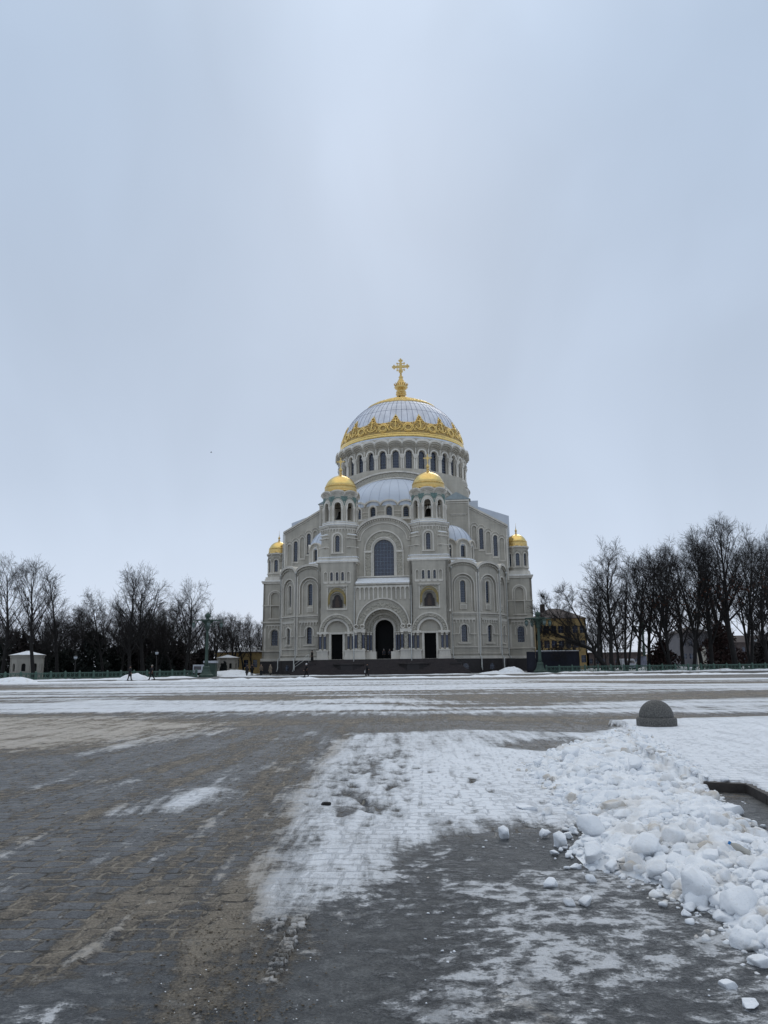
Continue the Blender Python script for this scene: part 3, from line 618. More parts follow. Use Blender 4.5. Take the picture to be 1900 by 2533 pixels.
# ---------------------------------------------------------------- corner towers with small gold cupolas
def corner_tower(sx):
    cu = sx * 23.35; cv = 20.7; hw = 2.35; mb = MB('stone', 'trim', 'snow', 'relief'); M = frame(0, (cu, cv), hw)
    low = arch(0, 5.05, 7.4, 0.62, 12); mid = arch(0, 10.3, 14.5, 0.75, 12)
    b = 0.12
    Mb = lambda s, z, d: M(s * (1 + .035 * (17 - z) / 15), z, d)
    mb.prism(Mb, [(-hw, 2.1), (hw, 2.1), (hw, 17.3), (-hw, 17.3)], [low, mid], 0, -.5, 0)
    mb.box(M, -.9, .9, 10.1, 15.4, -.22, -.28, 0)
    for s2 in (-1, 1):
        Ms = frame(s2 * PI / 2, (cu, cv), hw); mb.prism(lambda s, z, d, Q=Ms: Q(s, z, d + .035 * hw * (17 - z) / 15), [(-hw, 2.1), (hw, 2.1), (hw, 17.3), (-hw, 17.3)], [], 0, -.4, 0)
    for z, h, d in ((2.1, .5, .3), (3.9, .16, .2), (9.3, .3, .26), (12.6, .14, .12), (16.9, .3, .2), (17.2, .2, .34)): tower_stage(mb, hw + d, (cu, cv), z, z + h, .02, 1)
    tower_stage(mb, hw + .34, (cu, cv), 17.4, 17.48, .02, 2)
    tower_stage(mb, hw - .05, (cu, cv), 17.48, 17.9, .5, 1); tower_stage(mb, hw - .15, (cu, cv), 17.9, 18.3, .6, 1)
    lombard(mb, M, -1.7, 1.7, 9.0, 0.8, 6, .15, -.02, 1); ring_band(mb, M, 0, 6.4, 7.2, .95, 1.15, .15, -.02, 1, 14); ring_band(mb, M, 0, 12.7, 14.3, 1.15, 1.4, .16, -.02, 1, 14); ring_band(mb, M, 0, 10.2, 14.4, .82, .95, .1, -.02, 1, 14)
    mb.box(M, -1.3, 1.3, 10.0, 10.2, .18, -.02, 1)
    for s2 in (-1, 1): mb.box(M, s2 * 1.9 - .2, s2 * 1.9 + .2, 4.1, 8.3, .08, -.02, 1)
    c = (cu, cv); ap = 2.0; e = ap * math.tan(PI / 8); dw = []
    for i in range(8):
        Mo = frame(PI / 4 * i, c, ap)
        cr = [(e * math.cos(a * PI / 10), 22.5 + .4 * math.sin(a * PI / 10)) for a in range(11)]
        mb.prism(Mo, [(-e, 18.2), (e, 18.2)] + cr, [arch(0, 19.3, 21.3, .34, 10)], 0, -.35, 0)
        mb.prism(Mo, cr + [(x * 1.04, z + .22) for x, z in cr[::-1]], [], .18, -.4, 1, True); mb.box(Mo, -e - .05, e + .05, 22.75, 22.95, .25, -.5, 1)
        ring_band(mb, Mo, 0, 18.9, 21.3, .4, .55, .1, -.02, 1, 12); ring_band(mb, Mo, 0, 21.3, 21.5, .62, .78, .12, -.02, 3, 12); mb.box(Mo, -e, e, 18.9, 19.05, .15, -.02, 1)
        if math.cos(PI / 4 * i) > -.1: dw.append(Mo)
    T = mb.build('corner_tower', CATH)
    for Mo in dw: window(T, Mo, 0, 19.3, 21.64, .68, .22, 3, 5)
    window(T, M, 0, 5.05, 8.0, 1.24, .3, 4, 6)
    small_dome(T, c, 2.05, 23.0, 2.5); finial_cross(T, c, 25.35, .72, False)
corner_tower(-1); corner_tower(1)

# ---------------------------------------------------------------- western half dome on its scalloped ring of windows
DC = (0.1, 36.0)
def great_half_dome():
    c = (0.0, 21.2); R = 10.5; n = 21; ed = R * math.tan(PI / n); mb = MB('stone', 'trim', 'snow', 'relief'); dw = []
    for i in range(-5, 6):
        M = frame(2 * PI * i / n, c, R)
        cr = [(ed * math.cos(a * PI / 12), 30.0 + 0.95 * math.sin(a * PI / 12)) for a in range(13)] if i % 1 == 0 else None
        mb.prism(M, [(-ed, 24.0), (ed, 24.0)] + cr, [arch(0, 28.0, 29.4, .5, 12)], 0, -.5, 0)
        mb.prism(M, cr + [(x * 1.04, z + .3) for x, z in cr[::-1]], [], .3, -1.2, 1, True)
        ring_band(mb, M, 0, 27.7, 29.4, .62, .92, .16, -.02, 1, 12)
        for s2 in (-1, 1): mb.box(M, s2 * 1.25 - .33, s2 * 1.25 + .33, 29.0, 29.15, .1, -.02, 1); mb.box(M, s2 * 1.25 - .33, s2 * 1.25 + .33, 28.4, 28.5, .1, -.02, 1)
        mb.box(M, -ed, ed, 27.4, 27.65, .3, -.02, 1); mb.box(M, -ed, ed, 27.65, 27.7, .3, -.02, 2)
        dw.append(M)
    mb.box(ID, -10, 10, 16, 27.4, -11.3, -22, 0)
    mb.box(ID, -11, 11, 16, 24.3, -2.8, -12, 0)
    H = mb.build('half_dome_drum', CATH)
    for M in dw: window(H, M, 0, 28.0, 29.9, 1.0, .3, 4, 5)
    mb = MB('lead', 'seam'); prof = [((R + .1) * math.cos(a * PI / 32), 30.1 + 7.0 * math.sin(a * PI / 32) ** .93 if a else 30.1) for a in range(17)]
    mb.lathe((c[0], c[1], 0), prof, 40, 0, a0=-PI / 2, a1=PI / 2)
    for i in range(17):
        t = -PI / 2 + PI * (i + .5) / 17; mb.tube([(c[0] + (r + .01) * math.sin(t), c[1] - (r + .01) * math.cos(t), z) for r, z in prof[:-1]], .022, 4, 1)
    mb.build('half_dome', H)
great_half_dome()

def crossing():
    mb = MB('stone', 'trim', 'snow', 'relief', 'lead'); M = frame(0, (0, 21.2))
    # wall with the great arch over the half dome, rounded off under the drum
    mb.prism(M, [(-14.3, 24), (14.3, 24), (14.3, 34.3), (13.2, 37.3), (6, 39.4), (0, 39.9), (-6, 39.4), (-13.2, 37.3), (-14.3, 34.3)], [], 0, -.6, 0, True)
    ring_band(mb, M, 0, 28, 30.0, 10.95, 12.25, .45, -.1, 3, 40, .715); ring_band(mb, M, 0, 28, 30.0, 12.27, 12.7, .7, -.1, 1, 40, .72); ring_band(mb, M, 0, 28, 30.0, 10.6, 10.95, .6, -.1, 1, 40, .715)
    mb.box(ID, -14.2, 14.2, 24, 33.9, -23, -50, 0)
    # round base under the drum
    c = (DC[0], DC[1], 0)
    mb.lathe(c, [(14.7, 32.0), (14.7, 34.2), (14.85, 34.3), (14.85, 34.7), (14.6, 34.8), (14.5, 37.0), (14.7, 37.2), (14.7, 37.5)], 16, 0, smooth=False, rot=PI / 16, mf=lambda j: (0, 1, 1, 1, 0, 1, 1)[j])
    mb.lathe(c, [(14.7, 37.5), (14.0, 38.7), (14.0, 38.75)], 64, 0); mb.lathe(c, [(14.0, 38.75), (14.0, 38.95), (14.15, 39.0), (14.15, 39.15), (13.4, 39.2)], 64, 1)
    mb.build('crossing_block', CATH)
crossing()

# ---------------------------------------------------------------- drum with 32 windows
def drum():
    n = 32; R = 13.5; e = R * math.tan(PI / n); mb = MB('stone', 'trim', 'snow', 'relief'); dw = []
    c = DC
    for i in range(n):
        al = 2 * PI * i / n
        if math.cos(al) < -.45: continue
        M = frame(al, c, R)
        mb.prism(M, [(-e, 39.1), (e, 39.1), (e, 46.2), (-e, 46.2)], [arch(0, 39.5, 43.15, .62, 12)], 0, -.5, 0)
        ring_band(mb, M, 0, 42.9, 43.15, .7, 1.0, .42, -.02, 1, 14)
        # swelling scallops above
        for q, (dd, dz) in enumerate(((.25, 0), (.55, .22), (.9, .5), (1.15, .85))):
            w = (R + dd) * math.tan(PI / n); pts = [(w * math.cos(a * PI / 10), 44.0 + dz + .78 * math.sin(a * PI / 10)) for a in range(11)]
            mb.prism(M, pts + [(x, z + .42) for x, z in pts[::-1]], [], dd, dd - .5, (0, 0, 0, 1)[q], True)
        pts = [((R + 1.1) * math.tan(PI / n) * math.cos(a * PI / 10), 45.27 + .78 * math.sin(a * PI / 10)) for a in range(11)]
        mb.prism(M, pts + [(x, z + .06) for x, z in pts[::-1]], [], 1.12, -.6, 2, True)
        dw.append(M)
    mb.lathe((c[0], c[1], 0), [(13.9, 45.4), (14.2, 45.8), (13.7, 46.6), (13.5, 46.9)], 64, 0)
    D = mb.build('drum', CATH)
    for M in dw: window(D, M, 0, 39.5, 43.77, 1.24, .35, 3, 7)
    for i in range(n):
        al = 2 * PI * (i + .5) / n
        if math.cos(al) < -.4: continue
        M = frame(al, c, R / math.cos(PI / n)); mb = MB('trim', 'stone')
        for s2 in (-.2, .2):
            p = M(s2, 0, .22); mb.lathe(p, [(.28, 39.15), (.28, 39.5), (.2, 39.6), (.185, 42.1)], 8, 0)
        mb.box(M, -.5, .5, 39.15, 39.4, .52, -.05, 0)
        mb.hull([M(a, z, d) for a, d, z in ((-.36, .0, 42.1), (.36, .0, 42.1), (-.36, .42, 42.1), (.36, .42, 42.1), (-.56, 0, 42.75), (.56, 0, 42.75), (-.56, .62, 42.75), (.56, .62, 42.75))], 0)
        mb.box(M, -.58, .58, 42.75, 42.95, .64, -.05, 0); mb.box(M, -.07, .07, 42.95, 44.2, .5, 0, 0)
        mb.build('column', D)
drum()

# ---------------------------------------------------------------- the main dome and its gilding
DR, DZ, DH = 13.45, 46.5, 12.2
def dpt(th, f, off=0.0):
    """point on the dome: th round, f (degrees) up from the base, off outward"""
    a = math.radians(f); r = DR * math.cos(a) + off * math.cos(a); z = DZ + DH * math.sin(a) + off * math.sin(a)
    return (DC[0] + r * math.sin(th), DC[1] - r * math.cos(th), z)
def main_dome():
    c = (DC[0], DC[1], 0); mb = MB('domem', 'domes')
    mb.lathe(c, [(DR * math.cos(math.radians(f)), DZ + DH * math.sin(math.radians(f))) for f in range(0, 89, 4)] + [(0.3, DZ + DH)], 96, 0)
    for i in range(64): mb.tube([dpt(2 * PI * i / 64, f, .01) for f in range(10, 72, 6)], .04, 4, 1)
    for f in (34, 47): mb.tube([dpt(2 * PI * i / 96, f, .0) for i in range(96)], .025, 4, 1, True)
    D = mb.build('main_dome', CATH)
    mb = MB('goldr', 'gold', 'lead', 'goldshade')
    mb.lathe(c, [(DR + .25, DZ - .3), (DR + .4, DZ), (DR + .15, DZ + .25)], 96, 2)
    mb.lathe(c, [(DR + .10, DZ + .25), (DR + .30, DZ + .45), (DR + .30, DZ + .7), (DR + .1, DZ + .75), (DR + .1, DZ + .85), (DR + .22, DZ + .92), (DR + .18, DZ + 1.1), (DR - .02, DZ + 1.15)], 96, 1)
    # pierced plate: solid up to a scalloped edge, its darker gold painting shade behind the ornaments
    n = 384
    def top(t):
        ph = (t * 16) % 1.0; d = abs(ph - 0.0) if ph < .5 else 1 - ph       # 0 at anchors, .5 at rings
        x = d * 2 * PI * DR / 16
        if x < .5: return 24.8 - 1.5 * (x / .5) ** 2
        if x < 1.45: return 21.2 - 5.6 * ((x - .5) / .95)
        return 15.4 + 1.5 * math.sin(max(0, min(1, (x - 1.45) / 1.2)) * PI / 2)
    k = []
    for i in range(n):
        t = i / n; tf = top(t); k.append(mb.add([dpt(2 * PI * t, 4.5 + (tf - 4.5) * j / 6, .07) for j in range(7)] + [dpt(2 * PI * t, tf, -.05)]))
    for i in range(n):
        a, b = k[i], k[(i + 1) % n]
        for j in range(7): mb.face([a + j, b + j, b + j + 1, a + j + 1], 3 if j < 5 else 0, j < 6)
    mb.build('gold_band', D)
    for i in range(16):
        th = 2 * PI * i / 16
        if math.cos(th) < -.3: continue
        q = lambda x, f, o=.15: dpt(th + x / (DR * math.cos(math.radians(f))), f, o)
        mb = MB('gold')
        mb.tube([q(0, f) for f in (8.5, 12, 16, 21)], .12, 6); mb.tube([q(-.55, 18.3), q(.55, 18.3)], .1, 6)
        mb.tube([q(.34 * math.cos(a * PI / 6), 22.6 + 1.5 * math.sin(a * PI / 6)) for a in range(12)], .1, 6, 0, True)
        mb.tube([q(1.0 * math.cos(a * PI / 8), 12.6 + 4.2 * math.sin(a * PI / 8)) for a in range(8, 17)], .12, 6)
        for s2 in (-1, 1):
            mb.tube([q(s2 * 1.0, 12.6), q(s2 * 1.15, 14.2), q(s2 * .8, 13.6)], .09, 5)
            mb.tube([q(s2 * (.12 + .16 * math.sin(a * 1.6)), 9 + a * 1.1) for a in range(11)], .06, 5)
            mb.tube([q(s2 * (.95 + .3 * math.sin(a * .7)), 8 + a * .55, .12) for a in range(9)], .08, 5)
            mb.tube([q(s2 * (.7 + .28 * math.cos(a * PI / 5)), 17.2 + 1.2 * math.sin(a * PI / 5), .12) for a in range(10)], .07, 5, 0, True)
        Rq = random.Random(i)
        for s2 in (-1, 1):
            for cx_, cf, rr_ in ((1.35, 16.2, .2), (1.7, 12.6, .24), (1.25, 7.6, .22), (.55, 19.6, .17), (1.75, 16.0, .15), (1.5, 9.8, .17), (.35, 10.2, .15)):
                mb.tube([q(s2 * (cx_ + rr_ * (1 - a * .07) * math.cos(a * .8)), cf + rr_ * 4.4 * (1 - a * .07) * math.sin(a * .8), .13) for a in range(10)], .06, 4)
        for z in range(3): mb.lathe(q(0, 25.2 + z * .4, .1), [(0, -.18), (.16, 0), (0, .18)], 6)
        mb.build('anchor_ornament', D)
        th2 = th + PI / 16; q2 = lambda x, f, o=.15: dpt(th2 + x / (DR * math.cos(math.radians(f))), f, o)
        mb = MB('gold'); 
        for r1, w in ((.95, .1), (.68, .13)): mb.tube([q2(r1 * math.cos(a * PI / 10), 10.6 + r1 * 4.5 * math.sin(a * PI / 10)) for a in range(20)], w, 6, 0, True)
        for s2 in (-1, 1): mb.tube([q2(s2 * (1.15 + .18 * math.cos(a)), 7.6 + a * 1.1, .12) for a in range(6)], .09, 5)
        mb.build('ring_ornament', D)
    # upper gilding and lantern foot
    mb = MB('goldr', 'gold'); k = []
    for i in range(n):
        t = i / n; ph = (t * 16) % 1.0; lo = 54.5 - 1.9 * math.exp(-((ph - .5) / .09) ** 2) - .6 * math.sin(PI * ((ph * 2) % 1)) ; k.append(mb.add([dpt(2 * PI * t, lo, -.02)] + [dpt(2 * PI * t, lo + (70 - lo) * j / 4, .1 + .1 * math.sin(j * 1.5)) for j in range(5)]))
    for i in range(n):
        a, b = k[i], k[(i + 1) % n]
        for j in range(5): mb.face([a + j, b + j, b + j + 1, a + j + 1], 0, True)
    for f, r in ((56.0, .12), (61, .16), (69.5, .2)): mb.tube([dpt(2 * PI * i / 96, f, .14) for i in range(96)], r, 6, 1, True)
    for i in range(48): mb.tube([dpt(2 * PI * i / 48, f, .15) for f in (56.5, 60.5)], .12, 5, 1)
    mb.build('crown_ornament', D)
    mb = MB('goldr', 'void')
    z = 57.9; prof = [(5.4, -.3), (4.2, .55), (3.0, .95), (2.4, 1.15), (2.45, 1.35), (2.1, 1.7), (1.25, 2.1), (.9, 2.6), (.85, 2.9), (1.15, 3.0), (1.15, 3.15), (.85, 3.3), (.85, 3.45), (1.1, 3.6), (1.1, 3.75), (.75, 3.95), (.8, 4.1), (1.2, 4.6), (1.45, 5.0), (1.3, 5.25), (1.0, 6.1), (.55, 7.1), (.35, 7.6), (.5, 7.75), (.5, 7.9), (.28, 8.1), (.22, 8.5), (.2, 8.8)]; prof = [(r * 1.05, h * .86) for r, h in prof]
    mb.lathe((DC[0], DC[1], z), prof, 32, 0)
    for i in range(16):
        t = 2 * PI * i / 16; mb.tube([(DC[0] + r * math.sin(t), DC[1] - r * math.cos(t), z + h) for r, h in ((1.25, 4.6), (1.5, 5.0), (1.6, 5.1))], .1, 5)
    for i in (0, 5, 11): 
        Mh = frame(2 * PI * i / 16 - .05, DC, 2.33, z); mb.prism(Mh, arch(0, 1.2, 1.35, .2, 8), [], .12, -.1, 1, True)
    mb.build('cupola_finial', D)
    mb = MB('goldr'); M = frame(0, DC, 0, z + 7.5); d = .2; cz = 1.75
    mb.box(M, -.22, .22, 0, cz + 1.45, -d, d); mb.box(M, -1.5, 1.5, cz - .24, cz + .24, -d * .95, d * .95)
    mb.prism(M, [(-.82, cz - .82), (.82, cz - .82), (.82, cz + .82), (-.82, cz + .82)], [[(x * .2 + s * .5, cz + y * .2 + t * .5) for x, y in ((-1, -1), (1, -1), (1, 1), (-1, 1))] for s, t in ((-1, -1), (1, -1), (1, 1), (-1, 1))], d * .8, -d * .8, 0, True)
    for x, y in ((-1.5, 0), (1.5, 0), (0, 1.45), (0, -1.15)):
        for a, b in ((0, 0), (.3, 0), (-.3, 0), (0, .3), (0, -.3)):
            mb.prism(M, [(x + a + .2 * math.cos(t * PI / 4), cz + y + b + .2 * math.sin(t * PI / 4)) for t in range(8)], [], d * 1.1, -d * 1.1, 0, True)
    for x, y in ((-.82, -.82), (.82, -.82), (.82, .82), (-.82, .82)): mb.prism(M, [(x + .16 * math.cos(t * PI / 4), cz + y + .16 * math.sin(t * PI / 4)) for t in range(8)], [], d * 1.1, -d * 1.1, 0, True)
    mb.build('cross', D)
main_dome()

# ================================================================== ground
def hsh(ix, iy, seed):
    h = (ix.astype(np.int64) * 374761393 + iy.astype(np.int64) * 668265263 + seed * 1442695041) & 0xffffffff
    h = ((h ^ (h >> 13)) * 1274126177) & 0xffffffff; h = h ^ (h >> 16); return (h & 0xffff) / 65535.0
def vnoise(x, y, seed=0):
    x0 = np.floor(x); y0 = np.floor(y); fx = x - x0; fy = y - y0; fx = fx * fx * (3 - 2 * fx); fy = fy * fy * (3 - 2 * fy)
    a = hsh(x0, y0, seed); b = hsh(x0 + 1, y0, seed); c = hsh(x0, y0 + 1, seed); d = hsh(x0 + 1, y0 + 1, seed)
    return (a * (1 - fx) + b * fx) * (1 - fy) + (c * (1 - fx) + d * fx) * fy
def fbm(x, y, oct=4, seed=0):
    s = 0; a = 0.5; t = 0
    for i in range(oct): s = s + a * vnoise(x, y, seed + i * 17); t += a; a *= .5; x = x * 2.03; y = y * 2.03
    return s / t
def sdist(X, Y, poly):
    """signed distance to a polygon, positive inside"""
    best = np.full(X.shape, 1e18); ins = np.zeros(X.shape, bool); n = len(poly)
    for i in range(n):
        x1, y1 = poly[i]; x2, y2 = poly[(i + 1) % n]; dx, dy = x2 - x1, y2 - y1; L = dx * dx + dy * dy + 1e-12
        t = np.clip(((X - x1) * dx + (Y - y1) * dy) / L, 0, 1); best = np.minimum(best, (X - x1 - t * dx) ** 2 + (Y - y1 - t * dy) ** 2)
        c = ((y1 > Y) != (y2 > Y)) & (X < (x2 - x1) * (Y - y1) / (y2 - y1 + 1e-12) + x1); ins ^= c
    return np.where(ins, 1, -1) * np.sqrt(best)
K = 1900 / 1659.0
def wpoly(pts): return [ground(a * K, b * K) for a, b in pts]          # measured on the 1659-wide view of the photograph
# the square: one fine sheet near by, getting coarser with distance
NR, NC = 620, 560
ys = 2.6 * (150 / 2.6) ** (np.linspace(0, 1, NR)); ts = np.linspace(-1, 1, NC); ts = 1.05 * (0.55 * ts + 0.45 * ts ** 3)
GY = np.repeat(ys[:, None], NC, 1); GX = ts[None, :] * (GY + 0.8)
def mask(pts, soft=0.04, warp=0.06):
    """soft membership of a patch; its edge wanders with noise in proportion to how far away it is"""
    p = wpoly(pts); w = warp * GY
    X = GX + (fbm(GX / (0.05 * GY.mean() ** .5 + .3), GY / 1.3, 4, 5) - .5) * w * .7; Y = GY + (fbm(GX * 1.1, GY * .9, 4, 9) - .5) * w * 1.2
    d = sdist(X, Y, p); return np.clip(0.5 + d / (2 * soft * GY), 0, 1)
snow = np.full_like(GX, .21); sand = np.full_like(GX, .36); ice = np.zeros_like(GX); white = np.zeros_like(GX); wet = np.zeros_like(GX)
def lay(a, pts, val, soft=0.04, warp=0.05):
    m = mask(pts, soft, warp); return a * (1 - m) + val * m
# far part of the square, bands of pressed snow between darker wheel lines
snow = lay(snow, [(-300, 1474), (1950, 1462), (1950, 1541), (1120, 1541), (900, 1543), (420, 1545), (-300, 1540)], .90, .04, .02)
white = lay(white, [(-300, 1474), (1950, 1462), (1950, 1541), (900, 1543), (-300, 1540)], .55, .04, .02)
snow = lay(snow, [(-300, 1456), (1950, 1447), (1950, 1455), (900, 1461), (-300, 1466)], .18, .05, .01)     # road in front of the railings
sand = lay(sand, [(-300, 1456), (1950, 1447), (1950, 1457), (900, 1462), (-300, 1468)], .3, .05, .01)
snow = lay(snow, [(-300, 1424), (1950, 1415), (1950, 1447), (1200, 1450), (800, 1453), (-300, 1460)], .9, .03, .01)
for q in ([(-300, 1481), (260, 1484), (250, 1487), (-300, 1496)], [(330, 1506), (600, 1502), (760, 1508), (620, 1514), (340, 1512)], [(-300, 1511), (160, 1515), (100, 1519), (-300, 1521)], [(860, 1508), (1020, 1502), (1240, 1504), (1700, 1492), (1950, 1490), (1950, 1500), (1500, 1512), (1130, 1520), (900, 1513)],
          [(1130, 1470), (1500, 1472), (1950, 1468), (1950, 1474), (1400, 1477), (1150, 1474)], [(820, 1521), (1180, 1519), (1300, 1523), (960, 1529)]):
    snow = lay(snow, q, .38, .035, .03); sand = lay(sand, q, .75, .05, .03)
# sandy trampled snow at the left
snow = lay(snow, [(-200, 1546), (250, 1546), (520, 1560), (330, 1592), (160, 1612), (-200, 1635)], .74, .06); sand = lay(sand, [(-200, 1546), (250, 1546), (560, 1560), (330, 1600), (160, 1622), (-200, 1650)], .95, .08)
# white patches on the setts
for q, v in (([(150, 1628), (255, 1592), (420, 1566), (500, 1574), (470, 1592), (300, 1615), (200, 1640)], .66), ([(285, 1757), (395, 1706), (470, 1700), (505, 1706), (440, 1745), (350, 1757)], .86), ([(230, 1762), (262, 1738), (276, 1740), (250, 1765)], .75), ([(410, 1692), (500, 1655), (640, 1636), (560, 1680), (450, 1702)], .52),
             ([(560, 1590), (760, 1570), (700, 1592), (600, 1603)], .45), ([(-20, 1850), (30, 1822), (60, 1822), (10, 1856)], .6), ([(300, 2030), (330, 2005), (360, 2000), (345, 2030)], .6), ([(-60, 1940), (60, 1900), (120, 1905), (0, 1960)], .3), ([(0, 1700), (120, 1690), (220, 1670), (260, 1680), (120, 1710), (0, 1722)], .38)):
    snow = lay(snow, q, v, .025, .05)
# the big field of snow in the middle
big = [(540, 1998), (585, 1795), (622, 1716), (668, 1650), (700, 1606), (760, 1584), (980, 1576), (1250, 1580), (1420, 1570), (1800, 1566), (2300, 1566), (2300, 1700), (1500, 1790), (1250, 1780), (1140, 1795), (1010, 1806), (905, 1830), (850, 1870), (800, 1930), (690, 1962), (610, 1990)]
snow = lay(snow, big, .78, .02, .04); white = lay(white, big, .4, .03); sand = lay(sand, big, .30, .05)
for q, v in (([(860, 1660), (960, 1612), (1240, 1600), (1800, 1568), (2300, 1570), (2300, 1720), (1250, 1775), (1020, 1792), (860, 1790), (830, 1740)], .95), ([(570, 1980), (600, 1880), (760, 1840), (830, 1880), (760, 1925), (650, 1965)], .80)):
    snow = lay(snow, q, v, .06, .05)
white = lay(white, [(850, 1650), (960, 1610), (1240, 1600), (1800, 1568), (2300, 1570), (2300, 1720), (1250, 1780), (1020, 1795), (860, 1800), (820, 1740)], 1.0, .08)
white = lay(white, [(540, 1998), (585, 1800), (700, 1780), (860, 1840), (760, 1930)], .55, .06)
for q, v in (([(1075, 1614), (1130, 1600), (1240, 1597), (1250, 1612), (1180, 1622)], .25), ([(600, 1826), (680, 1812), (700, 1820), (640, 1838)], .42), ([(620, 1790), (560, 1900), (700, 1880), (690, 1800)], .62), ([(700, 1740), (790, 1738), (800, 1748), (700, 1750)], .66), ([(740, 1650), (860, 1625), (860, 1640), (760, 1665)], .55)):
    snow = lay(snow, q, v, .03, .05)
# the island under snow, right
snow = lay(snow, [(1320, 1572), (2300, 1560), (2300, 1760), (1560, 1700), (1450, 1660)], 1.0, .02); white = lay(white, [(1320, 1572), (2300, 1560), (2300, 1760), (1560, 1700), (1450, 1660)], 1.0, .02)
# smooth icy asphalt, lower right and bottom
icep = [(540, 2000), (610, 1990), (760, 1935), (870, 1850), (960, 1818), (1200, 1800), (1700, 1700), (2600, 1700), (2600, 2300), (520, 2300), (200, 2300), (-200, 2190), (120, 2110), (330, 2060), (480, 2040)]
ice = lay(ice, icep, 1.0, .03, .03); sand = lay(sand, icep, .16, .05)
snow = lay(snow, [(870, 1850), (1000, 1830), (1300, 1840), (1700, 1780), (2600, 1780), (2600, 2300), (820, 2300), (900, 2120), (1000, 1990), (840, 1930)], .60, .05)
snow = lay(snow, [(1080, 1960), (1250, 1905), (1500, 1990), (1700, 2120), (2400, 2300), (1000, 2300), (1030, 2100)], .72, .06)
snow = lay(snow, [(1050, 2240), (1180, 2120), (1300, 2200), (1280, 2300)], .66, .05)
snow = lay(snow, [(1330, 2090), (1480, 2060), (1620, 2180), (1500, 2240), (1350, 2200)], .52, .05)
snow = lay(snow, [(890, 1835), (1000, 1822), (1180, 1835), (1240, 1870), (1050, 1890), (930, 1860)], .22, .03)
snow = lay(snow, [(1260, 1920), (1440, 1925), (1560, 2010), (1450, 2020), (1300, 1960)], .60, .04)
sand = lay(sand, [(1020, 2240), (1100, 2100), (1220, 2150), (1300, 2260)], .55, .06)
snow = lay(snow, [(640, 2000), (790, 1905), (890, 1842), (1000, 1798), (1150, 1786), (1210, 1830), (1010, 1868), (900, 1950), (770, 2020)], .53, .07, .08)
# sand churned up at the bottom
for q, v in (([(180, 2240), (330, 2080), (520, 1960), (640, 2010), (640, 2120), (540, 2240)], .68), ([(300, 1960), (420, 1900), (560, 1880), (540, 1990), (380, 2040)], .8), ([(560, 1985), (800, 1960), (760, 2050), (640, 2070)], .6)):
    sand = lay(sand, q, v, .05)
snow = lay(snow, [(-300, 2240), (-100, 2170), (200, 2110), (250, 2150), (200, 2260)], .56, .06)
# wheel tracks: long curved strokes of sand and of thin snow running away to the right
def stroke(a, pts, val, w):
    p = [ground(x * K, y * K) for x, y in pts]; best = np.full(GX.shape, 1e9)
    X = GX + (fbm(GX * .8, GY * .5, 3, 31) - .5) * .25 * w * 4; Y = GY
    for (x1, y1), (x2, y2) in zip(p, p[1:]):
        dx, dy = x2 - x1, y2 - y1; t = np.clip(((X - x1) * dx + (Y - y1) * dy) / (dx * dx + dy * dy), 0, 1); best = np.minimum(best, np.hypot(X - x1 - t * dx, Y - y1 - t * dy))
    m = np.clip(1.2 - best / (w * .8), 0, 1) * (0.45 + .9 * fbm(GX * 1.7, GY * .8, 3, 77)); return a + val * np.clip(m, 0, 1)
for pts, w in (([(-60, 2010), (180, 1900), (420, 1800), (560, 1700), (640, 1600)], .22), ([(60, 2120), (300, 1960), (470, 1850), (590, 1720), (670, 1600)], .25), ([(-100, 1860), (150, 1780), (330, 1710), (480, 1650), (600, 1590)], .3), ([(-100, 1740), (200, 1690), (420, 1640), (600, 1580)], .35), ([(420, 2080), (520, 1930), (600, 1800), (670, 1690), (760, 1560)], .3),
               ([(200, 1990), (360, 1880), (480, 1790)], .1), ([(120, 2060), (280, 1930), (440, 1810)], .1)):
    sand = stroke(sand, pts, .42, w)
for pts, w, v in (([(20, 2040), (240, 1910), (430, 1800), (560, 1690)], .08, .30), ([(150, 2080), (330, 1950), (440, 1850)], .09, .34), ([(-60, 1780), (160, 1720), (360, 1668)], .14, .25), ([(60, 1700), (330, 1650), (560, 1610)], .18, .22), ([(460, 1900), (540, 1800), (620, 1700)], .08, .2), ([(200, 1580), (500, 1560), (760, 1556), (1100, 1560)], .3, .15),
                  ([(560, 2030), (700, 1990), (820, 1900)], .2, .1), ([(1000, 1960), (900, 2080), (760, 2150)], .07, .22)):
    snow = stroke(snow, pts, v, w)
for pts in ([(950, 1545), (1250, 1562), (1900, 1556)], [(560, 1562), (1000, 1553), (1900, 1548)]): sand = stroke(sand, pts, .4, 1.2)
# trodden tracks across the far snow, long soft lines
lines = fbm(GX * .035 + 3, GY * .55 + GX * .01, 4, 3); far = np.clip((GY - 18) / 12, 0, 1)
snow = snow - far * np.clip(lines - .50, 0, 1) * 2.1 * (snow < .95); sand = np.clip(sand + far * np.clip(lines - .5, 0, 1) * 1.2, 0, 1)
snow = np.clip(snow + (fbm(GX * .5, GY * .5, 4, 12) - .5) * .22, .05, 1)
snow = snow + .07 * np.clip(ice, 0, 1) * (snow < .3)
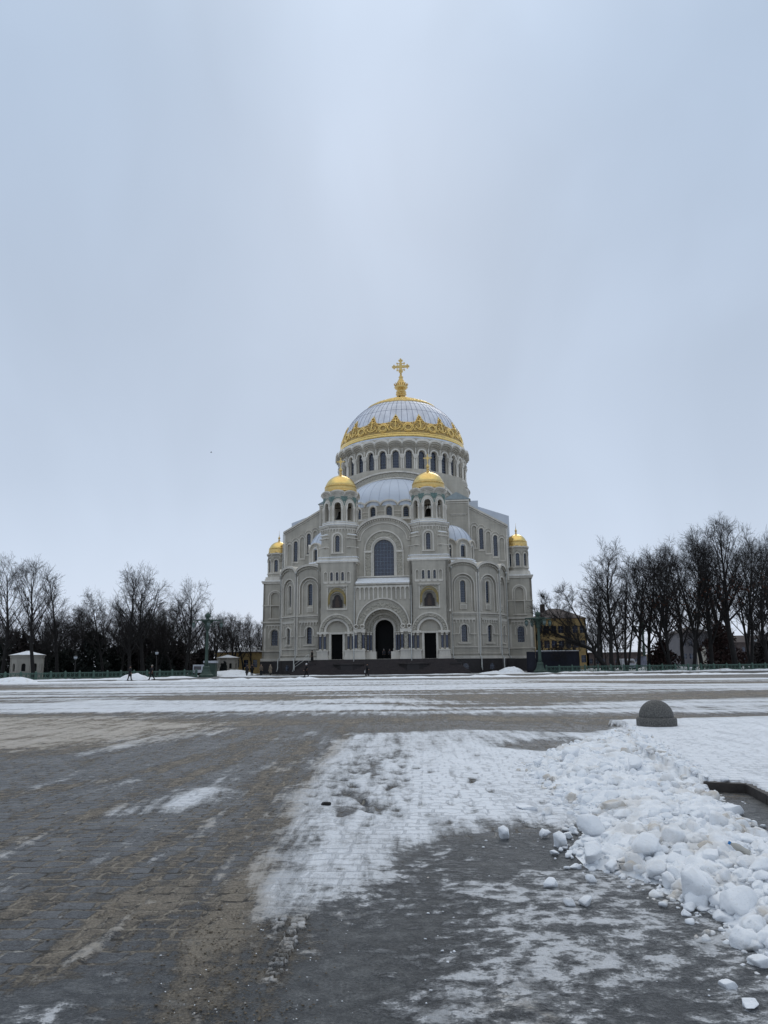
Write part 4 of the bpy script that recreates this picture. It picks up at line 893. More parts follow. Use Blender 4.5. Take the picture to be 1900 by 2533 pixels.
# tyre tread printed in slush, and footprints on the snow field
tp = [ground(x * K, y * K) for x, y in ((575, 1985), (720, 1975), (720, 2130), (560, 2130))]; tm = np.clip(sdist(GX, GY, tp) / .12 + .3, 0, 1)
for c0 in (-.98, -.62):
    u = GX - (c0 + (GY - 5.5) * .06); bar = (np.sin((GY + u * .5) * 2 * PI / .062) > -.1) & (np.abs(u) < .12) & ((np.abs(u) > .022)); snow = np.clip(snow + bar * tm * .50 * (fbm(GX * 5, GY * 5, 3, 91) > .46), 0, 1)
rf = np.random.RandomState(12); H0 = np.zeros_like(GX)
for q in range(90):
    a, b = ground(rf.uniform(740, 1200) * K, rf.uniform(1640, 1790) * K); an = rf.uniform(-.5, .5)
    for st in range(4):
        fx, fy = a + math.sin(an) * st * .62 + (.09 if st % 2 else -.09), b + math.cos(an) * st * .62; sl_ = (np.abs(GX - fx) < .3) & (np.abs(GY - fy) < .3)
        du = (GX[sl_] - fx) * math.cos(an) - (GY[sl_] - fy) * math.sin(an); dv = (GX[sl_] - fx) * math.sin(an) + (GY[sl_] - fy) * math.cos(an); g = np.exp(-((du / .055) ** 4 + (dv / .14) ** 4)); H0[sl_] -= .012 * g; snow[sl_] -= .20 * g * rf.uniform(.2, 1)
snow = np.clip(snow, 0, 1)
# heights: snow thickness, ruts, small lumps; raised island with a kerb hole at right
th = np.clip((snow - .35) / .5, 0, 1)
H = H0 + 0.026 * th * th * (3 - 2 * th) + .010 * (fbm(GX * 2.3, GY * 2.3, 4, 41) - .5) * (0.4 + th) + .006 * (fbm(GX * 9, GY * 9, 3, 43) - .5) * (GY < 25)
lum = np.clip(fbm(GX * 14, GY * 14, 3, 51) - .52, 0, 1) * (GY < 12); H = H + lum * .09 * np.clip(sand * 1.2 - .55, 0, 1)
KP = [ground(1740, 1962), ground(1852, 1968), ground(1905, 1997), ground(1975, 2045), ground(2080, 2100)]
isl = [ground(1545, 1800), ground(1500, 1796), (9.5, 20.8), (60, 24), (60, 7.0)] + [(a + .03, b + .05) for a, b in KP[::-1]] + [(4.0, 12.5)]
di = sdist(GX, GY, isl); H = np.where(di > 0, .145 + .02 * fbm(GX * 1.2, GY * 1.2, 3, 61), H)
snow = np.where(di > 0, 1.0, snow); ice = np.where(di > 0, 0, ice); white = np.where(di > 0, 1, white)
hole = (GX > 3.2) & (GY < 10.6) & (GY > 5.5) & (di <= 0) & (GX > 3.2); snow = np.where(hole, snow * .3 + .06, snow)
def t_ground():
    t = NT('square_surface'); P = t.geo.outputs['Position']; m = t.mapping
    sep = t.t.nodes.new('ShaderNodeSeparateXYZ'); t.link(P, sep.inputs[0])
    wob = t.t.nodes.new('ShaderNodeTexNoise'); wob.inputs['Scale'].default_value = 1.7; wob.inputs['Detail'].default_value = 3; t.link(P, wob.inputs[0])
    wv = t.t.nodes.new('ShaderNodeVectorMath'); wv.operation = 'MULTIPLY_ADD'; t.link(wob.outputs['Color'], wv.inputs[0]); wv.inputs[1].default_value = (.14, .10, 0); t.link(P, wv.inputs[2])
    wob2 = t.t.nodes.new('ShaderNodeTexNoise'); wob2.inputs['Scale'].default_value = 11; wob2.inputs['Detail'].default_value = 3; t.link(P, wob2.inputs[0])
    wv2 = t.t.nodes.new('ShaderNodeVectorMath'); wv2.operation = 'MULTIPLY_ADD'; t.link(wob2.outputs['Color'], wv2.inputs[0]); wv2.inputs[1].default_value = (.035, .03, 0); t.link(wv.outputs[0], wv2.inputs[2])
    br = t.t.nodes.new('ShaderNodeTexBrick'); t.link(m(wv2.outputs[0], (1, 1, 1), (0, 0, .05)), br.inputs[0])
    br.inputs['Scale'].default_value = 1.0; br.inputs['Brick Width'].default_value = .235; br.inputs['Row Height'].default_value = .185; br.inputs['Mortar Size'].default_value = .021; br.inputs['Mortar Smooth'].default_value = .5; br.inputs['Bias'].default_value = 0
    br.offset = .5; br.squash = 1.25; br.squash_frequency = 3
    br.inputs['Color1'].default_value = (.022, .024, .027, 1); br.inputs['Color2'].default_value = (.092, .094, .096, 1); br.inputs['Mortar'].default_value = (.012, .012, .012, 1)
    joint = br.outputs['Fac']
    a_s, a_d, a_i, a_w = t.attr('snow'), t.attr('sand'), t.attr('ice'), t.attr('white')
    nA = t.noise(m(P, (1.0, 1.3, 1)), 1.5, 6, .66, .2); nB = t.noise(m(P, (1, 1.3, 1)), 8, 7, .7, .3); nC = t.noise(P, 60, 4, .7); nD = t.noise(m(P, (.95, 1.1, 1)), 5.5, 9, .74, .25); nT = t.noise(m(P, (4.2, .5, 1), (0, 0, -.1)), .9, 8, .7, .35)
    # snow cover
    calm = t.math('SUBTRACT', 1.0, t.math('MULTIPLY', a_w, .55)); s = t.math('ADD', 0.0, t.rng(nA, .32, .68, -.20, .20, False)); s = t.math('ADD', s, t.rng(nB, .32, .68, -.20, .20, False)); s = t.math('ADD', s, t.rng(nC, .3, .7, -.10, .10, False)); s = t.math('ADD', s, t.math('MULTIPLY', t.rng(nT, .34, .66, -.26, .26, False), t.math('SUBTRACT', 1.0, a_i, True)))
    s = t.math('ADD', t.math('MULTIPLY', s, calm), a_s)
    s = t.math('ADD', s, t.math('MULTIPLY', t.rng(nD, .36, .64, -.30, .30, False), a_i))
    noti = t.math('SUBTRACT', 1.0, a_i, True); s = t.math('ADD', s, t.math('MULTIPLY', t.math('MULTIPLY', joint, noti), t.math('SUBTRACT', .12, t.math('MULTIPLY', a_w, .12))))
    cover = t.math('MULTIPLY', t.rng(s, t.math('SUBTRACT', .44, t.math('MULTIPLY', a_i, .10)), t.math('ADD', .66, t.math('MULTIPLY', a_i, .10))), t.rng(a_s, .02, .06)); thick = t.rng(s, .62, 1.0)
    # setts and asphalt
    base = t.mix(t.rng(t.noise(P, 3.2, 4), .35, .65, 0, .45), br.outputs['Color'], (.045, .050, .056))
    base = t.mix(t.rng(nC, .35, .7, 0, .35), base, (.14, .14, .14), 'MIX')
    asph = t.mix(t.rng(nB, .3, .7), (.036, .040, .043), (.080, .083, .083)); asph = t.mix(t.rng(nC, .5, .75, 0, .5), asph, (.13, .13, .125))
    jf = t.math('MULTIPLY', t.math('MULTIPLY', joint, noti), t.rng(t.noise(P, 2.3, 5, .7), .40, .54, .2, 1.0)); base = t.mix(jf, base, (.40, .375, .33))
    base = t.mix(a_i, base, asph)
    spk = t.math('MULTIPLY', t.rng(nB, .33, .67, .62, 1.5, False), t.rng(nC, .33, .67, .5, 1.65, False)); sv = t.t.nodes.new('ShaderNodeVectorMath'); sv.operation = 'SCALE'; t.link(base, sv.inputs[0]); t.link(spk, sv.inputs['Scale']); base = sv.outputs[0]
    # sand and slush
    sd = t.math('ADD', a_d, t.rng(nA, .33, .67, -.25, .25, False)); sd = t.math('ADD', sd, t.rng(nB, .33, .67, -.25, .25, False)); sd = t.math('ADD', sd, t.rng(nT, .34, .66, .32, -.32, False)); sd = t.math('ADD', sd, t.math('MULTIPLY', t.math('MULTIPLY', joint, noti), .45))
    sf = t.math('MULTIPLY', t.rng(sd, .45, .80), .85)
    base = t.mix(sf, base, t.mix(t.math('ADD', t.rng(nC, .35, .65, 0, .5), t.rng(sd, .6, 1.2, 0, .5)), (.062, .052, .040), (.40, .34, .26)))
    gap = t.math('MULTIPLY', t.math('MULTIPLY', t.rng(joint, .35, .95), noti), t.rng(t.noise(P, 6.5, 4, .65), .50, .60)); base = t.mix(t.math('MULTIPLY', gap, .85), base, (.014, .013, .012))
    # snow colour: thin grey crust up to clean white
    sc = t.mix(thick, (.33, .335, .34), (.68, .70, .73)); sc = t.mix(t.math('MULTIPLY', a_w, t.rng(s, .55, .85)), sc, (.83, .855, .89))
    sc = t.mix(t.math('MULTIPLY', a_i, .5), sc, (.50, .505, .51))
    dirt = t.math('MULTIPLY', t.rng(t.math('ADD', a_d, t.rng(nB, .3, .7, -.3, .3, False)), .35, 1.0), .75); dirt = t.math('MULTIPLY', dirt, t.math('SUBTRACT', 1.0, t.math('MULTIPLY', a_w, .6)))
    sc = t.mix(dirt, sc, (.53, .46, .37))
    col = t.mix(cover, base, sc); t.set(Base_Color=col)
    r0 = t.mix(a_i, (.42, .42, .42), (.30, .30, .30)); r0 = t.mix(sf, r0, (.8, .8, .8)); r = t.mix(cover, r0, (.75, .75, .75))
    bw = t.t.nodes.new('ShaderNodeSeparateColor'); t.link(r, bw.inputs[0]); t.set(Roughness=bw.outputs[0]); t.b.inputs['Specular IOR Level'].default_value = .35
    h = t.math('MULTIPLY', t.math('SUBTRACT', 1.0, joint), t.math('MULTIPLY', noti, t.math('SUBTRACT', 1.0, cover, True))); h = t.math('MULTIPLY', h, .9)
    h = t.math('ADD', h, t.math('MULTIPLY', nC, .35)); h = t.math('ADD', h, t.math('MULTIPLY', nB, .8)); h = t.math('ADD', h, t.math('MULTIPLY', cover, 1.0)); h = t.math('ADD', h, t.math('MULTIPLY', t.math('MULTIPLY', nC, sf), .8))
    t.set(Normal=t.bump(h, 1.0, .035))
    return t.m
def build_ground():
    V = np.stack([GX, GY, H], -1).reshape(-1, 3).astype(np.float32); idx = np.arange(NR * NC).reshape(NR, NC)
    q = np.stack([idx[:-1, :-1], idx[:-1, 1:], idx[1:, 1:], idx[1:, :-1]], -1).reshape(-1, 4)
    me = bpy.data.meshes.new('square'); me.vertices.add(len(V)); me.vertices.foreach_set('co', V.ravel()); me.loops.add(q.size); me.loops.foreach_set('vertex_index', q.ravel().astype(np.int32))
    me.polygons.add(len(q)); me.polygons.foreach_set('loop_start', np.arange(0, q.size, 4, dtype=np.int32)); me.polygons.foreach_set('use_smooth', np.ones(len(q), bool)); me.update(calc_edges=True)
    for n, a in (('snow', snow), ('sand', sand), ('ice', ice), ('white', white)):
        at_ = me.attributes.new(n, 'FLOAT', 'POINT'); at_.data.foreach_set('value', np.clip(a, 0, 1).ravel().astype(np.float32))
    me.materials.append(t_ground()); o = obj('square', me); o['kind'] = 'structure'
    mb = MB('snow'); k = mb.add([(-4000, -400, -.06), (4000, -400, -.06), (4000, 7000, -.06), (-4000, 7000, -.06)]); mb.face([k, k + 1, k + 2, k + 3]); mb.build('ground', fix=False)['kind'] = 'structure'
build_ground()
# kerb stones of the raised island
mb = MB(basic('kerb_stone', (0.20, 0.18, 0.165), .7, var=.4, scale=6, bump=.01))
kp = KP
for (a, b), (c, d) in zip(kp, kp[1:]):
    L = math.hypot(c - a, d - b); ux, uy = (c - a) / L, (d - b) / L; nx, ny = uy, -ux
    M = (lambda s, z, dd, a=a, b=b, ux=ux, uy=uy, nx=-uy, ny=ux: (a + ux * s - nx * dd, b + uy * s - ny * dd, z))
    mb.box(M, .012, L - .012, -.03, .135, .03, -.14)
tag(mb.build('kerb'), 'dark stone kerb edging the snow covered island at right', 'kerb')

# ================================================================== snow: ploughed heap, loose lumps, banks
def ico(sub):
    b = bmesh.new(); bmesh.ops.create_icosphere(b, subdivisions=sub, radius=1.0); v = np.array([x.co[:] for x in b.verts]); f = np.array([[x.index for x in q.verts] for q in b.faces]); b.free(); return v, f
def n3(p, seed): return (fbm(p[:, 0] + p[:, 2] * .7 + 50, p[:, 1] - p[:, 2] * .6 + 50, 3, seed) - .5)
def lump_shape(sub, seed, rough=.8, flat=.75):
    v, f = ico(sub); r = 1 + n3(v * 1.3, seed) * rough * 1.1 + n3(v * 3.1, seed + 3) * .5 * rough + n3(v * 7, seed + 5) * .22
    rs = np.random.RandomState(seed)
    v = v * r[:, None]
    for _ in range(9):                                   # knock off a few flat faces
        n = rs.randn(3); n /= np.linalg.norm(n); d = v @ n; c = rs.uniform(.5, .72); over = np.clip(d - c, 0, None); v = v - over[:, None] * n[None] * .93
    v[:, 2] *= flat; return v, f
LUMPS = [lump_shape(3, 11 + i * 7, .9 if i % 2 else .6, .7 + .06 * (i % 4)) for i in range(8)]
LUMPS2 = [lump_shape(2, 111 + i * 7, .9, .8) for i in range(8)]
def np_mesh(name, V, Fc, mats, smooth=True, mi=None):
    me = bpy.data.meshes.new(name); k = Fc.shape[1]; me.vertices.add(len(V)); me.vertices.foreach_set('co', V.astype(np.float32).ravel()); me.loops.add(Fc.size); me.loops.foreach_set('vertex_index', Fc.ravel().astype(np.int32))
    me.polygons.add(len(Fc)); me.polygons.foreach_set('loop_start', np.arange(0, Fc.size, k, dtype=np.int32)); me.polygons.foreach_set('use_smooth', np.full(len(Fc), smooth)); me.update(calc_edges=True)
    for m in mats: me.materials.append(m)
    if mi is not None: me.polygons.foreach_set('material_index', mi.astype(np.int32))
    return me
rs = np.random.RandomState(5)
pile_px = [(1530, 1812), (1440, 1840), (1377, 1862), (1310, 1899), (1339, 1945), (1402, 1985), (1452, 2030), (1440, 2085), (1420, 2105), (1453, 2150), (1580, 2180), (1685, 2240), (1790, 2280), (1815, 2335), (1900, 2392), (2000, 2440), (2260, 2400), (2100, 2200), (1900, 2085), (1815, 2012), (1757, 1955), (1706, 1930), (1640, 1880), (1592, 1842)]
pile_w = [ground(*p) for p in pile_px]
def pile_h(X, Y):
    d = sdist(X, Y, pile_w); h = 0.20 * np.clip(d / .8, 0, 1) ** .7 * (.75 + .6 * (fbm(X * 1.3, Y * 1.3, 3, 71) - .5)) * np.clip((24 - Y) / 9, .35, 1)
    base = np.where(sdist(X, Y, isl) > 0, .15, .01); return d, base + h * (d > 0)
def snow_pile():
    gx_ = np.arange(1.0, 7.0, .028); gy_ = np.arange(3.2, 19, .035); X, Y = np.meshgrid(gx_, gy_)
    d, h = pile_h(X, Y); h = h + (d > 0) * (.22 * (fbm(X * 4.5, Y * 4.5, 4, 81) - .45) + .10 * (fbm(X * 13, Y * 13, 4, 83) - .5)) * np.clip(d / .2, 0, 1)
    h = np.where(d > -.03, h, -.05)
    idx = np.arange(X.size).reshape(X.shape); q = np.stack([idx[:-1, :-1], idx[:-1, 1:], idx[1:, 1:], idx[1:, :-1]], -1).reshape(-1, 4)
    dd = d.ravel(); q = q[(dd[q] > -.04).all(1)]
    V = np.stack([X, Y, h], -1).reshape(-1, 3); used = np.unique(q); re = np.zeros(len(V), int); re[used] = np.arange(len(used)); V = V[used]; q = re[q]
    T = np.concatenate([q[:, [0, 1, 2]], q[:, [0, 2, 3]]]); Vs = [V]; Fs = [T]; o = len(V); mi = [np.zeros(len(T), int)]
    n = 0
    while n < 6500:
        x = rs.uniform(1.2, 6.0); y = 3.6 + 15 * rs.rand() ** 1.4; D, hh = pile_h(np.array([x]), np.array([y])); D = D[0]; hh = hh[0]
        if D < -.22 or (D < 0 and rs.rand() > .55 * math.exp(D * 9) + .04): continue
        big_ = rs.rand() ** 6
        r = .010 + .022 * rs.rand() ** 1.5 + .075 * big_ * (1 if D > 0 else .5); vs, fs = LUMPS2[rs.randint(8)] if r < .035 else LUMPS[rs.randint(8)]
        a = rs.rand() * 2 * PI; c, s_ = math.cos(a), math.sin(a); sc = r * np.array([rs.uniform(.8, 1.3), rs.uniform(.8, 1.2), rs.uniform(.75, 1.2)]); v = vs * sc
        v = np.stack([v[:, 0] * c - v[:, 1] * s_ + x, v[:, 0] * s_ + v[:, 1] * c + y, v[:, 2] + hh + r * .3], -1); Vs.append(v); Fs.append(fs + o); o += len(v); mi.append(np.full(len(fs), 1 if rs.rand() < (.16 if D > .25 else .55) else 0)); n += 1
    me = np_mesh('snow_heap', np.concatenate(Vs), np.concatenate(Fs), [MAT['snow'], MAT['dirty']], True, np.concatenate(mi)); o = obj('snow_heap', me)
    tag(o, 'ridge of lumpy ploughed snow running back towards the granite hemisphere', 'snow', kind='stuff')
snow_pile()
# single lumps that stand out: (px, py of the foot, width in px, shape, dirty, label)
LB = [(1360, 2108, 0, 0, 1, ''),]
big_lumps = [
 (1413, 1880, 52, 0, 0, 'round white snow lump high on the far left edge of the heap'),
 (1462, 2075, 62, 2, 0, 'tall white snow lump at the left edge of the heap above brown slush'),
 (1598, 2120, 72, 4, 0, 'broad white snow boulder in the middle of the heap'),
 (1728, 2232, 86, 6, 0, 'largest snow boulder overhanging dark ice at the foot of the heap'),
 (1822, 2262, 90, 1, 0, 'double snow boulder right of the largest one'),
 (1840, 2352, 64, 3, 0, 'rounded snow boulder on muddy slush near the right edge'),
 (1885, 2398, 50, 5, 0, 'snow lump cut by the right edge below the muddy boulder'),
 (1574, 1912, 44, 7, 0, 'pale snow lump with a tan side on top of the heap'),
 (1520, 2008, 50, 5, 1, 'tan stained snow lump in the middle of the heap'),
 (1448, 2246, 38, 0, 0, 'clean snow cube lying alone on the grey ice'),
 (1409, 2250, 26, 2, 0, 'small snow lump touching the lone clean cube'),
 (1361, 2202, 34, 4, 0, 'rounded yellowish snow lump alone on dark ice'),
 (1248, 2076, 32, 6, 1, 'brown topped snow lump where the snow field meets dark ice'),
 (1351, 2020, 28, 1, 1, 'brown crumbling snow lump left of the heap'),
 (1346, 2072, 24, 3, 1, 'small tan snow lump between the heap and the brown topped lump'),
 (1303, 2005, 44, 5, 1, 'flat grey slab of snow with a shadowed underside left of the heap'),
 (1470, 2140, 54, 7, 1, 'long brown stained snow lump at the foot of the heap'),
 (1512, 2156, 38, 0, 0, 'white snow lump beside the long brown stained one'),
 (1584, 2172, 30, 2, 1, 'tan snow lump hanging at the heap edge over dark ice'),
 (1625, 2172, 52, 4, 0, 'wide white snow lump at the heap foot left of the largest boulder'),
 (1657, 2196, 40, 6, 0, 'upright snow lump just left of the largest boulder'),
 (1704, 2258, 30, 1, 0, 'small snow lump on dark ice below the largest boulder'),
 (1738, 2256, 28, 3, 0, 'flat pale snow chip under the largest boulder'),
 (1802, 2450, 34, 5, 0, 'oval snow lump on wet ice at lower right'),
 (1858, 2498, 46, 7, 0, 'flat grey snow chunk near the lower right corner'),
 (1462, 2190, 24, 2, 0, 'little snow chip on ice above the lone clean cube'),
 (1330, 1893, 26, 0, 0, 'pale snow lump outside the far tip of the heap'),
 (1322, 1921, 32, 4, 0, 'flat snow lump on the white field at the far left of the heap'),
 (1388, 2098, 40, 6, 1, 'yellowish snow lump at the left corner of the heap'),
]
for px, py, w, si, dirty, lab in big_lumps:
    if not lab: continue
    x, y = ground(px, py); D, hh = pile_h(np.array([x]), np.array([y])); 
    if D[0] > 0:                                          # on the heap: find where the line of sight meets its surface
        d = ray(px, py)
        for t in np.arange(2.5, 30, .02):
            p = Vector((0, 0, CH)) + d * t; hp = pile_h(np.array([p.x]), np.array([p.y]))[1][0]
            if p.z < hp: x, y, hh = p.x, p.y, [hp]; break
    r = w * y / F * .62; v, f = LUMPS[si]; v = v * np.array([1, .85, .95 if 'flat' not in lab else .4]) * r; v = v.copy(); v[:, 2] -= v[:, 2].min() * .82
    o = obj('snow_lump', np_mesh('snow_lump', v, f, [MAT['dirty' if dirty else 'snow']])); o.location = (x, y, hh[0]); o.rotation_euler = (0, 0, si * 1.1); tag(o, lab, 'snow lump', 'snow lumps fallen from the heap')
# small crumbs on the ice and the sandy clods at the bottom: nobody could count them
def crumbs():
    Vs = []; Fs = []; o = 0; mi = []
    for i in range(250):
        if i < 110: x, y = ground(rs.uniform(1050, 1880), rs.uniform(2080, 2520))
        elif i < 170: x, y = ground(rs.uniform(1230, 1420), rs.uniform(1900, 2100))
        else: x, y = ground(rs.uniform(380, 900), rs.uniform(2230, 2530))
        r = rs.uniform(.004, .013) if i < 170 else rs.uniform(.002, .006); vs, fs = LUMPS2[rs.randint(8)]; v = vs * r * np.array([rs.uniform(.7, 1.5), 1, .7]) + np.array([x, y, .008]); Vs.append(v); Fs.append(fs + o); o += len(v); mi.append(np.full(len(fs), 0 if i < 170 and rs.rand() < .7 else 1))
    Vc = []; Fc = []; oc = 0
    for i in range(750):
        x, y = ground(rs.normal(470, 95) * K, rs.uniform(1965, 2212) * K); r = rs.uniform(.002, .007) if rs.rand() < .93 else rs.uniform(.006, .010); vs, fs = LUMPS2[rs.randint(8)]; Vc.append(vs * r * np.array([1.2, 1, .7]) + np.array([x, y, .006])); Fc.append(fs + oc); oc += len(vs)
    tag(obj('sand_clods', np_mesh('sand_clods', np.concatenate(Vc), np.concatenate(Fc), [basic('sandy_clod', (.40, .36, .30), .95, var=.35, scale=9)])), 'crumbly brown clods of sand and slush on the paving', 'sand', kind='stuff')
    tag(obj('snow_crumbs', np_mesh('snow_crumbs', np.concatenate(Vs), np.concatenate(Fs), [MAT['snow'], MAT['dirty']], True, np.concatenate(mi))), 'crumbs of snow scattered over the wet ice', 'snow', kind='stuff')
crumbs()
# long low banks thrown up by the plough, and heaps by the lamp posts
def bank(name, pts, w, h, seed, label, mat='snow', step=.5, rough=.5):
    """ridge along a line of (x, y)"""
    V = []; m = 9; P = [Vector(p) for p in pts]; L = []
    for a, b in zip(P, P[1:]):
        n = max(1, int((b - a).length / step)); L += [a + (b - a) * i / n for i in range(n)]
    L.append(P[-1]); A = np.array([p[:] for p in L]); T = np.gradient(A, axis=0); T /= np.linalg.norm(T, axis=1)[:, None] + 1e-9; Nn = np.stack([-T[:, 1], T[:, 0]], -1)
    s = np.linspace(-1, 1, m); n = len(A); lr = np.cumsum(np.r_[0, np.linalg.norm(np.diff(A, axis=0), axis=1)])
    hh = h * (.25 + 1.5 * fbm(lr * .35, lr * 0 + seed, 3, seed) ** 1.5); hh[0] = hh[-1] = 0
    X = A[:, None, 0] + Nn[:, None, 0] * s[None] * w; Y = A[:, None, 1] + Nn[:, None, 1] * s[None] * w
    Z = hh[:, None] * np.cos(s * PI / 2)[None] ** 1.2 * (1 + rough * (fbm(X * 2.2, Y * 2.2, 3, seed + 5) - .5) * 2) + .02; Z[:, 0] = Z[:, -1] = -.05
    idx = np.arange(n * m).reshape(n, m); q = np.stack([idx[:-1, :-1], idx[:-1, 1:], idx[1:, 1:], idx[1:, :-1]], -1).reshape(-1, 4)
    tag(obj(name, np_mesh(name, np.stack([X, Y, Z], -1).reshape(-1, 3), q, [MAT[mat]])), label, 'snow', kind='stuff')
bank('snow_bank', [(-75, 78), (-30, 84), (0, 88), (30, 90), (75, 88)], .9, .16, 3, 'thin ragged line of ploughed snow crossing the whole square', rough=.9)
bank('snow_bank', [(-75, 88), (-46, 95.5), (-30, 104), (-27, 109)], 1.6, .32, 9, 'snow bank along the foot of the left railings')
bank('snow_bank', [(25, 114.2), (45, 116.5), (75, 117)], 1.3, .25, 21, 'snow bank along the foot of the right railings', 'dirty')
bank('snow_bank', [(-24, 114.5), (-18, 113), (-6, 113), (10, 112.5), (20, 113), (24, 114)], .8, .10, 33, 'narrow snow line in front of the cathedral stairs')
def heap(x, y, rx, ry, h, seed, label):
    g = np.linspace(-1, 1, 40); X, Y = np.meshgrid(g, g); R = np.sqrt(X ** 2 + Y ** 2); Z = h * np.clip(1 - R ** 2, 0, 1) * (.55 + .9 * fbm(X * 2 + 9, Y * 2 + 9, 4, seed)) - .05
    idx = np.arange(1600).reshape(40, 40); q = np.stack([idx[:-1, :-1], idx[:-1, 1:], idx[1:, 1:], idx[1:, :-1]], -1).reshape(-1, 4)
    tag(obj('snow_mound', np_mesh('snow_mound', np.stack([X * rx + x, Y * ry + y, Z], -1).reshape(-1, 3), q, [MAT['snow']])), label, 'snow mound')
heap(gx(548, 124), 124, 4.2, 3, .85, 4, 'snow mound between the left lamp post and the walking pair'); heap(gx(585, 132), 132, 3.6, 3, .9, 14, 'snow mound in front of the small pale pavilion')
heap(gx(1262, 120), 119, 2.3, 2, 1.0, 24, 'snow mound against the dark blue hoarding by the cathedral'); heap(gx(1226, 120), 119.5, 2.8, 1.6, .4, 34, 'low snow mound between the cathedral and the blue hoarding')
heap(gx(336, 97), 96.5, 2.2, 1.5, .75, 44, 'small snow mound at the railings behind the two strollers'); heap(gx(25, 88), 88.5, 3.2, 1.5, .6, 54, 'low snow mound at the far left end of the railings')
heap(gx(1660, 125), 128, 6, 3, .9, 64, 'snow mound behind the right railings near the beige hut')

# ================================================================== granite hemisphere
def bollard():
    x, y, _ = at(1624, 1780, 18.1); r = empty('granite_bollard', (x, y, .14), 0, 'rough grey granite hemisphere on a low round base, edge of the snowy island', 'bollard')
    t = NT('rough_granite'); P = t.tc.outputs['Object']; n = t.noise(P, 30, 5, .7); n2 = t.noise(P, 120, 2)
    t.set(Base_Color=t.mix(t.rng(t.math('ADD', t.math('MULTIPLY', n, .6), t.math('MULTIPLY', n2, .4)), .4, .6), (.040, .040, .038), (.145, .14, .13)), Roughness=.8, Normal=t.bump(n, .7, .012))
    b = MB(t.m); b.lathe((0, 0, 0), [(.515, -.1), (.525, 0), (.525, .20), (.505, .235), (.46, .245)], 48, 0); bo = b.build('base', r); r.scale = (.84, .84, .84)
    b = MB(t.m); b.lathe((0, 0, 0), [(.445, .24)] + [(.45 * math.cos(a * PI / 40), .26 + .44 * math.sin(a * PI / 40)) for a in range(0, 20)] + [(0, .70)], 48, 0, cap=False); b.build('dome', r)
bollard()

# ================================================================== cast iron railings and lamp posts
green = basic('green_cast_iron', (0.225, 0.295, 0.26), .65, var=.2, scale=2); MAT['green'] = green; MAT['rail'] = basic('railing_paint', (0.30, 0.40, 0.355), .6, var=.15, scale=2)
def railing(A, B, n, label):
    A = Vector(A); B = Vector(B); L = (B - A).length; rz = math.atan2(B.y - A.y, B.x - A.x); root = empty('railing', (A.x, A.y, 0), rz, label, 'railing'); w = L / n
    p = MB('rail'); p.box(ID, -.12, .12, 0, 1.0, .12, -.12); p.box(ID, -.17, .17, 0, .18, .17, -.17); p.box(ID, -.16, .16, .86, .93, .16, -.16); p.lathe((0, 0, 1.0), [(.12, 0), (.15, .06), (.05, .16), (0, .18)], 8)
    post = p.build('post', root)
    q = MB('rail'); a, b = .12, w - .12; q.box(ID, a, b, .86, .97, .06, -.06); q.box(ID, a, b, .22, .30, .05, -.05); q.box(ID, a, b, 0, .14, .09, -.09)
    k = max(3, int(round((b - a) / .78))); c = (b - a) / k
    for i in range(k):
        x0 = a + i * c; cx = x0 + c / 2; M = frame(0, (0, 0)); q.box(ID, x0 - .03, x0 + .03, .3, .86, .04, -.04)
        q.tube([(cx + .2 * math.cos(t * PI / 6), 0, .58 + .2 * math.sin(t * PI / 6)) for t in range(12)], .035, 5, 0, True)
        for t in range(4):
            an = PI / 4 + t * PI / 2; q.tube([(cx + .2 * math.cos(an), 0, .58 + .2 * math.sin(an)), (cx + c * .48 * (1 if math.cos(an) > 0 else -1), 0, .58 + .26 * (1 if math.sin(an) > 0 else -1))], .03, 5)
        q.box(ID, cx - .03, cx + .03, .3, .38, .03, -.03); q.box(ID, cx - .03, cx + .03, .78, .86, .03, -.03); q.lathe((cx, 0, .58), [(0, -.08), (.08, 0), (0, .08)], 6)
    panel = q.build('panel', root)
    for i in range(1, n + 1):
        o = post.copy(); COL.objects.link(o); o.parent = root; o.location.x = i * w
        if i < n: o = panel.copy(); COL.objects.link(o); o.parent = root; o.location.x = i * w
railing((gx(-60, 96), 95.5, 0), (gx(486, 112), 112, 0), 16, 'green ornamental cast iron railing crossing the left side before the park'); railing((gx(1352, 118), 118, 0), (gx(1990, 118.5), 118.5, 0), 20, 'green ornamental cast iron railing along the right side under bare trees')

